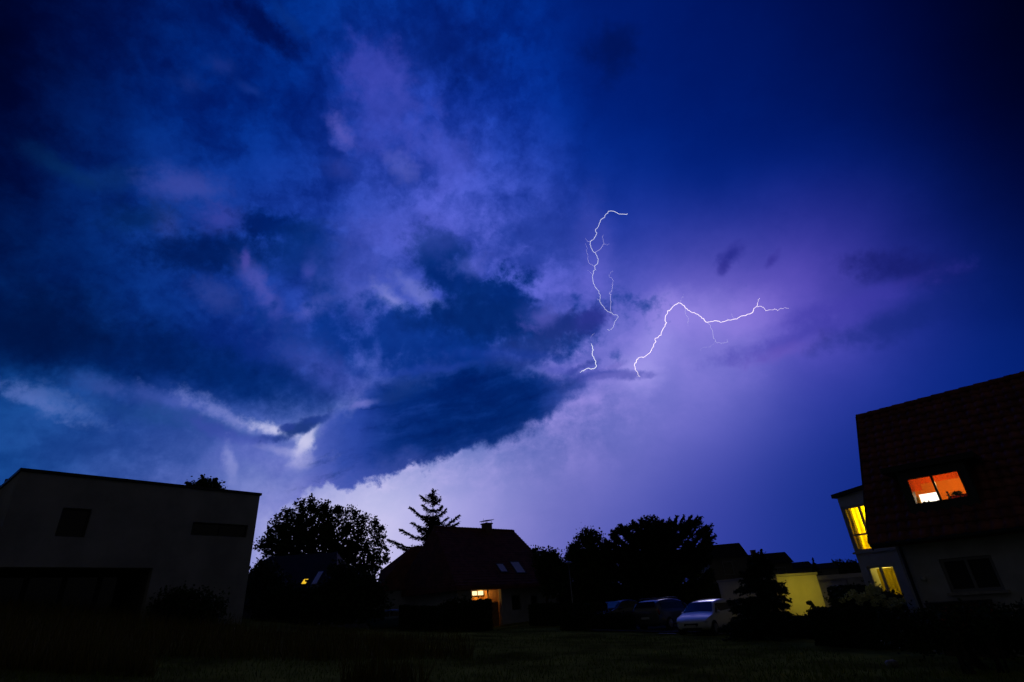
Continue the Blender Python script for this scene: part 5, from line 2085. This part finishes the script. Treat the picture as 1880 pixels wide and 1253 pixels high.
shrub('border_bush', 'low dark shrubs growing along the foot of the tiled house', 'bush', 13.6,
      [(1640 + 22 * i, 1146 + 4 * (i % 3) - .5 * i, 20) for i in range(13)] + [(1650 + 40 * i, 1166, 22) for i in range(7)], 1770, 9000, .055, M['leaf_hedge'], sprig=.09)
bpy.data.objects['border_bush'].name = 'border_shrubs'
hedge('hedge', 'long dark hedge in front of the hip-roofed house left of its lit porch', gp(738, 38.5), gp(900, 38), 1.2, hgt(890, 1103, 38.2), 9000, .10, M['leaf_hedge'])
hedge('hedge', 'trimmed hedge with a lighter top between the porch and the parked black car', gp(977, 39), gp(1118, 37), 1.1, hgt(1045, 1109, 38), 9000, .09, M['leaf_box'])
hedge('hedge', 'dark block of hedge in front of the flowering hydrangea and the annex', gp(1499, 20.5), gp(1622, 18.5), 1.0, hgt(1560, 1119, 19.5), 9000, .06, M['leaf_hedge'])
hedge('hedge', 'short high clipped hedge between the grey garage and the annex window', gp(1541, 25), gp(1600, 24), .8, hgt(1566, 1077, 24.5), 4500, .07, M['leaf_hedge'])
hedge('hedge', 'low scruffy hedge between the slim conifer and the lit garage wall', gp(1420, 27), gp(1500, 24.5), .7, hgt(1462, 1134, 26), 4200, .07, M['leaf_box'], wav=.12)
hedge('hedge', 'tall dark hedge behind the parked cars, under the cedar and the leafy tree', gp(1034, 53), gp(1345, 50), 1.6, hgt(1190, 1078, 51), 12000, .14, M['leaf_hedge'], wav=.25)
hedge('hedge', 'low dark hedge along the parking place in front of the dark parked cars', gp(1030, 33), gp(1160, 32.5), .9, hgt(1100, 1128, 32.7), 5200, .08, M['leaf_hedge'], wav=.10)

t, L = shrub('hydrangea', 'hydrangea bush with round pale flower heads below the annex window', 'bush', 20.2,
             [(1540, 1106, 12), (1562, 1100, 12), (1585, 1104, 14), (1604, 1096, 11), (1625, 1106, 14), (1645, 1110, 12), (1560, 1112, 18), (1600, 1112, 20), (1640, 1120, 16), (1575, 1125, 18), (1620, 1126, 18)], 1595, 6000, .075, M['leaf_pale'])
heads = [(1603, 1079, 6), (1597, 1084, 6), (1609, 1084, 6), (1603, 1090, 6), (1567, 1090, 6), (1572, 1095, 5), (1586, 1097, 6), (1593, 1094, 6), (1606, 1107, 6), (1640, 1105, 6), (1634, 1108, 6), (1646, 1108, 6), (1633, 1116, 6), (1656, 1105, 5),
         (1647, 1116, 5), (1580, 1098, 5), (1557, 1096, 5), (1620, 1097, 5), (1613, 1101, 5), (1546, 1103, 4), (1626, 1112, 5), (1650, 1121, 5), (1578, 1107, 5)]
for (px, py, r) in heads:
    c = at(px, py, 20.2 - .75 + random.uniform(-.1, .1))
    rr = r * 20.2 / FPX * 1.05
    q = rng.normal(size=(70, 3))
    q /= np.linalg.norm(q, axis=1)[:, None]
    leaf_mesh('flower_head', np.array(c) + q * rr * rng.uniform(.75, 1.0, (70, 1)), rr * .55, M['flower'], t, stretch=1.1, direction=q[:, [1, 2, 0]])

for (px, py, w, lb) in ((1740, 1138, 20, 'small red-flowered plant under the dark storage box at the tiled house'), (1806, 1136, 16, 'small red-flowered plant right of the dark storage box at the tiled house')):
    t, L = shrub('flowering_plant', lb, 'plant', 13.0, [(px - w * .5, py + 4, w * .6), (px + w * .5, py + 3, w * .6), (px, py, w * .6), (px, py + 14, w * .8)], px, 1600, .05, M['leaf_pale'], 'red flowering plants at the tiled house', sprig=.06)
    Pf = lump_points(L[:3], 240, .04, 4, shell=.9)
    leaf_mesh('blossoms', Pf, .035, M['flower_red'], t, stretch=1.0)


def sunflower():
    y = 22.5
    b = at(1494, 1142, y)
    base = Vector((b.x, y, g(b.x, y)))
    t = thing('drooping_plant', base, 'dark stalk with a drooping head, black against the lit yellow garage wall', 'plant')
    p1, p2, p3, p4 = at(1496, 1125, y), at(1492, 1111, y), at(1488, 1105, y), at(1484.5, 1107, y)
    bm = nbm()
    add_tube(bm, [base, p1, p2, p3, p4], [.05, .045, .06, .05, .04], 8)
    finish('stalk', bm, M['leaf_hedge'], t, smooth=True)
    bm = nbm()
    add_ball(bm, p4.lerp(p3, .35) - Z * .02, .10, 2, (1.2, 1.0, .8), .15)
    finish('flower_head', bm, M['leaf_hedge'], t)
    P = [tuple(base.lerp(p2, random.uniform(.2, 1)) + Vector((random.gauss(0, .07), random.gauss(0, .07), 0))) for _ in range(60)]
    leaf_mesh('leaves', P, .09, M['leaf_hedge'], t)


sunflower()


# ------------------------------------------------------------------ storage box, stone, street lamp
def storage_box():
    pl = Plane(wp_house.o + wp_house.n * .7, 0)
    pl.u = dir_right
    pl.n = wp_house.n
    q = [pl.uv(*p) for p in ((1700, 1108), (1811, 1102), (1820, 1128), (1708, 1134))]
    u0, u1, z1 = (q[0][0] + q[3][0]) / 2, (q[1][0] + q[2][0]) / 2, (q[0][1] + q[1][1]) / 2
    z0 = gz_house - .2
    t = thing('storage_box', pl.p((u0 + u1) / 2, gz_house, -.35), 'dark wooden storage box standing under the sill of the dark window', 'box')
    bm = nbm()
    n = max(4, int((z1 - .05 - z0) / .14))
    for i in range(n):
        a, b = z0 + (z1 - .05 - z0) * i / n, z0 + (z1 - .05 - z0) * (i + 1) / n
        pl.box(bm, u0, u1, a, b - .008, -.60, 0)
    pl.box(bm, u0 + .01, u1 - .01, z0, z1 - .052, -.59, -.01)
    finish('body', bm, M['wood_dark'], t)
    bm = nbm()
    pl.box(bm, u0 - .03, u1 + .03, z1 - .045, z1, -.62, .04)
    finish('lid', bm, M['metal_dark'], t)


storage_box()


def stone(px, py, y, r, label):
    p = at(px, py, y)
    z = g(p.x, y)
    bm = nbm()
    add_ball(bm, (p.x, y, z + r * .4), r, 3, (1.2, .9, .75))
    for v in bm.verts:
        v.co += Vector((0, 0, 1)) * r * .25 * mnoise.noise(v.co * 3 / max(r, .1) * .4) + v.co.normalized() * .02 * mnoise.noise(v.co * 9)
    o = finish('stone', bm, M['stone'], smooth=True)
    tag(o, label, 'stone')


stone(1621, 1169, 14.5, .12, 'small pale stone lying in the grass below the dark hedge block')


def street_lamp():
    y = 41.0
    h = at(1050, 1034, y)
    f = at(1051, 1105, y)
    base = Vector((f.x, y, g(f.x, y)))
    t = thing('street_lamp', base, 'thin unlit street lamp with a flat disc head in front of the leafy tree', 'street lamp')
    top = Vector((f.x, y, h.z - .08))
    bm = nbm()
    add_tube(bm, [base - Z * .1, base + Z * .9, base + Z * .92, top], [.07, .065, .042, .036], 10)
    finish('pole', bm, M['metal_grey'], t, smooth=True)
    bm = nbm()
    add_tube(bm, [top, top + Z * .06, top + Z * .10, top + Z * .16, top + Z * .19], [.10, .12, .36, .26, .05], 20)
    finish('lamp_head', bm, M['metal_grey'], t, smooth=True)
    bm = nbm()
    add_tube(bm, [top + Z * .02, top + Z * .085], [.11, .22], 16)
    finish('lens', bm, M['lamp_clear'], t)


street_lamp()


# ------------------------------------------------------------------ cars
def car(label, loc, heading_deg, paint, style, group):
    """a car built from lofted sections; x forward, z up"""
    x, y = loc
    t = thing('parked_car', (x, y, g(x, y) + (.07 if 3 < x < 13.4 and 30 < y < 42 else .0)), label, 'car', group, rz=R(90 - heading_deg))
    if style == 'hatch':
        Lh, W = 2.0, .86
        st = [(-1.98, .40, .92, .98, .70), (-1.90, .26, .95, 1.10, .80), (-1.72, .20, .96, 1.42, .84), (-1.2, .18, .95, 1.50, .86), (-.4, .18, .93, 1.51, .86), (.35, .18, .91, 1.42, .86), (.62, .18, .90, 1.24, .86), (1.02, .18, .88, .91, .86), (1.55, .20, .80, .82, .84), (1.86, .26, .68, .70, .78), (1.98, .36, .58, .59, .64)]
        ws = (3, 7); wb = 1.28
    elif style == 'wagon':
        Lh, W = 2.36, .90
        st = [(-2.34, .38, .88, .92, .76), (-2.28, .26, .95, 1.08, .84), (-2.02, .20, .97, 1.44, .88), (-1.4, .18, .96, 1.50, .90), (-.4, .18, .94, 1.52, .90), (.40, .18, .92, 1.44, .90), (.75, .18, .91, 1.22, .90), (1.15, .18, .90, .93, .90), (1.85, .20, .82, .84, .87), (2.20, .26, .70, .72, .80), (2.34, .36, .60, .61, .66)]
        ws = (3, 7); wb = 1.4
    else:
        Lh, W = 2.26, .88
        st = [(-2.26, .38, .86, .88, .70), (-2.18, .26, .93, .96, .80), (-1.75, .20, .95, 1.00, .86), (-1.25, .18, .94, 1.24, .88), (-.85, .18, .93, 1.38, .88), (-.2, .18, .92, 1.42, .88), (.30, .18, .90, 1.36, .88), (.62, .18, .89, 1.16, .88), (1.08, .18, .87, .90, .88), (1.75, .20, .79, .81, .85), (2.10, .26, .68, .70, .78), (2.24, .36, .58, .59, .64)]
        ws = (3, 8); wb = 1.36
    def ring(s):
        xx, zb, zl, zr, w = s
        g_ = max(0.0, min(1.0, (zr - zl) / .5))
        wr = w * (1 - .24 * g_)
        wi = w * (.96 - .03 * g_)
        return [(xx, w * .86, zb), (xx, w * .98, zb + .12), (xx, w, zb + (zl - zb) * .55), (xx, w * .98, zl - .04), (xx, wi, zl), (xx, wi + (wr - wi) * .92, zl + (zr - zl) * .90), (xx, wr * .90, zr - .015 * g_), (xx, wr * .5, zr + .015), (xx, 0, zr + .02)]
    bm = nbm()
    rings = []
    for s in st:
        h = ring(s)
        full = h + [(a, -b, c) for a, b, c in h[-2::-1]]
        rings.append([bm.verts.new(p) for p in full])
    nn = len(rings[0])
    for A, B in zip(rings[:-1], rings[1:]):
        for k in range(nn - 1):
            bm.faces.new((A[k], B[k], B[k + 1], A[k + 1]))
        bm.faces.new((A[nn - 1], B[nn - 1], B[0], A[0]))
    bm.faces.new(rings[0]); bm.faces.new(rings[-1][::-1])
    body = finish('body', bm, paint, t, smooth=True, local=True)
    sm = body.modifiers.new('subdivision', 'SUBSURF')
    sm.levels = sm.render_levels = 2
    # glazing, set a few millimetres proud of the cabin
    def face(pts, off, name, mat=None, part=t):
        bm = nbm()
        c = sum((Vector(p) for p in pts), Vector()) / len(pts)
        n = (Vector(pts[1]) - Vector(pts[0])).cross(Vector(pts[2]) - Vector(pts[0])).normalized()
        if n.dot(c - Vector((0, 0, .7))) < 0:
            n = -n
        A = [Vector(p) + n * (off - .03) for p in pts]
        B = [Vector(p) + n * off for p in pts]
        k = len(pts)
        va = [bm.verts.new(p) for p in A]; vb = [bm.verts.new(p) for p in B]
        bm.faces.new(va[::-1]); bm.faces.new(vb)
        for i in range(k):
            bm.faces.new((va[i], va[(i + 1) % k], vb[(i + 1) % k], vb[i]))
        return finish(name, bm, mat or M['glass_dark'], part, local=True)
    def mixp(a, b, f):
        return tuple(a[i] * (1 - f) + b[i] * f for i in range(3))
    lo, hi = ring(st[ws[1]]), ring(st[ws[1] - 2])
    a, b = lo[8], hi[8]
    wlo, whi = st[ws[1]][4] * .84, st[ws[1] - 2][4] * .66
    face([(lo[8][0] - .05, wlo, lo[8][2] + .05), (lo[8][0] - .05, -wlo, lo[8][2] + .05), (hi[8][0] + .06, -whi, hi[8][2] - .06), (hi[8][0] + .06, whi, hi[8][2] - .06)], .02, 'windscreen')
    r0, r1 = ring(st[1]), ring(st[2 if style != 'sedan' else 4])
    if style == 'sedan':
        r0 = ring(st[2])
    face([(r0[8][0] + .02, .62, r0[8][2] + .04), (r0[8][0] + .02, -.62, r0[8][2] + .04), (r1[8][0] - .03, -.54, r1[8][2] - .08), (r1[8][0] - .03, .54, r1[8][2] - .08)], .035, 'rear_window')
    for s in (1, -1):
        def sp(i, f):
            q = ring(st[i])
            p = mixp(q[4], q[5], f)
            return (p[0], p[1] * s, p[2])
        i0, i1 = ws[0], ws[1]
        mid = (i0 + i1) // 2 + (0 if style != 'sedan' else 0)
        k0 = 2 if style != 'sedan' else 3
        A0, A1 = sp(k0, .14), sp(k0, .80)
        A0 = (A0[0] + .12, A0[1], A0[2]); A1 = (A1[0] + .16, A1[1], A1[2])
        M0, M1 = sp(mid, .10), sp(mid, .86)
        C0, C1 = sp(i1, .3), sp(i1 - 2, .80)
        C0 = (C0[0] - .18, C0[1], C0[2] + .03); C1 = (C1[0] - .02, C1[1], C1[2])
        g2 = .04
        face([A0, (M0[0] - g2, M0[1], M0[2]), (M1[0] - g2, M1[1], M1[2]), A1], .022, 'side_window')
        face([(M0[0] + g2, M0[1], M0[2]), C0, C1, (M1[0] + g2, M1[1], M1[2])], .022, 'side_window')
        # mirror
        bm = nbm()
        q = ring(st[i1 - 1])[4]
        c = (q[0] + .02, (q[1] + .10) * s, q[2] + .06)
        add_ball(bm, c, .095, 2, (.55, 1.0, .7))
        add_tube(bm, [(c[0], (abs(c[1]) - .12) * s, c[2] - .04), c], [.025, .03], 6)
        finish('mirror', bm, paint, t, smooth=True, local=True)
        # lamps
        f = st[-2]; f2 = st[-1]
        bm = nbm()
        add_ball(bm, (f[0] - .06, (f[4] - .13) * s, f[2] - .06), .14, 2, (1.15, .95, .52))
        finish('headlight', bm, M['lamp_clear'], t, smooth=True, local=True)
        b_ = st[1]
        bm = nbm()
        if style == 'sedan':
            add_ball(bm, (b_[0] + .02, (b_[4] - .14) * s, b_[2] - .10), .15, 2, (.5, 1.1, .5))
        else:
            add_ball(bm, (b_[0] + .07, (b_[4] - .07) * s, b_[2] - .08), .14, 2, (.6, .7, 1.25))
        finish('tail_light', bm, M['lamp_red'], t, smooth=True, local=True)
        # door handles
        for hx in (-.55, .42):
            bm = nbm()
            add_box(bm, (hx, W * .995 * s, .80), (.17, .035, .03))
            finish('door_handle', bm, paint, t, local=True)
        for wx in (-wb, wb):
            bm = nbm()
            prof = [(.30, -.10), (.325, -.07), (.325, .07), (.30, .10)]
            for rr, n_, mt_, nm in ((.32, 22, 'rubber', 'wheel'),):
                add_tube(bm, [(wx, (W - .17) * s, .32), (wx, (W - .15) * s, .32), (wx, (W + .01) * s, .32), (wx, (W + .03) * s, .32)], [.29, .32, .32, .29], n_)
            wh = finish('wheel', bm, M['rubber'], t, local=True)
            bm = nbm()
            yo = (W + .034) * s
            add_tube(bm, [(wx, yo - .03 * s, .32), (wx, yo, .32)], [.20, .19], 18)
            for k in range(5):
                an = 2 * math.pi * k / 5
                add_tube(bm, [(wx, yo + .006 * s, .32), (wx + .19 * math.cos(an), yo + .004 * s, .32 + .19 * math.sin(an))], [.035, .025], 5)
            rm = finish('rim', bm, M['rim'], None, local=True)
            rm.parent = wh
    # grille, lower intake, plates, bumper strip
    f = st[-1]
    bm = nbm()
    add_box(bm, (f[0] - .005, 0, f[2] - .08), (.05, .66, .10))
    for k in range(3):
        add_box(bm, (f[0] + .022, 0, f[2] - .11 + .03 * k), (.012, .64, .012))
    finish('grille', bm, M['trim_black'], t, local=True)
    bm = nbm()
    add_box(bm, (f[0] - .03, 0, f[1] - .04), (.08, .95, .10))
    bmesh.ops.bevel(bm, geom=bm.edges[:], offset=.02, segments=2, affect='EDGES')
    finish('air_intake', bm, M['trim_black'], t, local=True)
    bm = nbm()
    add_box(bm, (f[0] + .035, 0, f[1] + .07), (.015, .50, .11))
    finish('number_plate', bm, M['plate'], t, local=True)
    b_ = st[0]
    bm = nbm()
    add_box(bm, (b_[0] - .02, 0, b_[2] - .26), (.015, .50, .11))
    finish('number_plate', bm, M['plate'], t, local=True)
    if style == 'wagon':
        for s in (1, -1):
            bm = nbm()
            zr = 1.55
            add_tube(bm, [(-1.75, .58 * s, 1.47), (-1.6, .59 * s, zr), (-.4, .61 * s, zr + .015), (.25, .58 * s, zr - .03), (.38, .56 * s, 1.45)], .018, 6)
            finish('roof_rail', bm, M['metal_grey'], t, smooth=True, local=True)
    return t


def spot(px, y):
    p = at(px, 1140, y)
    return (p.x, y)


CG = 'cars parked by the hedge'
car('white hatchback facing the lawn, parked beside the white garage', spot(1299, 29.8), 219, M['paint_white'], 'hatch', CG)
car('dark grey estate car with roof rails, between the black and the white car', spot(1229, 34.0), 44, M['paint_anthracite'], 'wagon', CG)
car('black saloon car half hidden behind the hedge, left of the estate car', spot(1137, 37.0), 232, M['paint_black'], 'sedan', CG)
car('blue car glimpsed low behind the tall grass in front of the hip-roofed house', spot(712, 43.5), 262, M['paint_blue'], 'sedan', CG)

# pale kerb stones and paving by the white car
sheet('kerb_strip', [(spot(1283, 29.0)[0], 28.6), (spot(1342, 29)[0], 28.6), (spot(1342, 29)[0], 29.4), (spot(1283, 29)[0], 29.4)], .05, M['paving'])
sheet('kerb_strip', [(spot(1205, 29.6)[0], 29.3), (spot(1236, 29.6)[0], 29.3), (spot(1236, 29.6)[0], 29.8), (spot(1205, 29.6)[0], 29.8)], .05, M['paving'])


# ------------------------------------------------------------------ meadow
def blades(name, pts, hmin, hmax, w, mat, lean=.35):
    n = len(pts)
    hh = rng.uniform(hmin, hmax, n)
    a = rng.uniform(0, 2 * math.pi, n)
    V = np.empty((n, 3, 3))
    z = np.array([g(x, y) for x, y in pts]) - .02
    base = np.column_stack([pts[:, 0], pts[:, 1], z])
    dx, dy = np.cos(a) * w, np.sin(a) * w
    V[:, 0] = base + np.column_stack([-dx, -dy, 0 * dx])
    V[:, 1] = base + np.column_stack([dx, dy, 0 * dx])
    ln = rng.normal(size=(n, 2)) * lean * hh[:, None]
    V[:, 2] = base + np.column_stack([ln[:, 0], ln[:, 1], hh])
    me = bpy.data.meshes.new(name)
    me.from_pydata(V.reshape(-1, 3).tolist(), [], np.arange(n * 3).reshape(-1, 3).tolist())
    me.materials.append(mat)
    o = bpy.data.objects.new(name, me)
    COL.objects.link(o)
    return o


def field(n, y0, y1, xl, xr):
    y = y0 + (y1 - y0) * rng.random(n) ** 1.6
    f = rng.random(n)
    x = (xl + (xr - xl) * f) * y
    return np.column_stack([x, y])


p = field(70000, 9, 44, -1.15, 1.15)
keep = np.array([not (3.0 < x < 13.4 and y > 29.4) and not (x > 8.5 and y > 15.5) for x, y in p])
tag(blades('lawn_grass', p[keep], .05, .16, .012, M['grass']), 'short dark lawn grass in front of the houses', 'grass', kind='stuff')
p = field(26000, 13, 26, -1.1, -.10)
keep = np.array([(mnoise.noise(Vector((x * .22, y * .35, 1.7))) + .25 - .03 * (x + 12)) > 0 for x, y in p])
tag(blades('tall_grass', p[keep], .25, .75, .012, M['grass_dry'], .25), 'tall dry grass on the bank in front of the flat-roofed house', 'grass', kind='stuff')
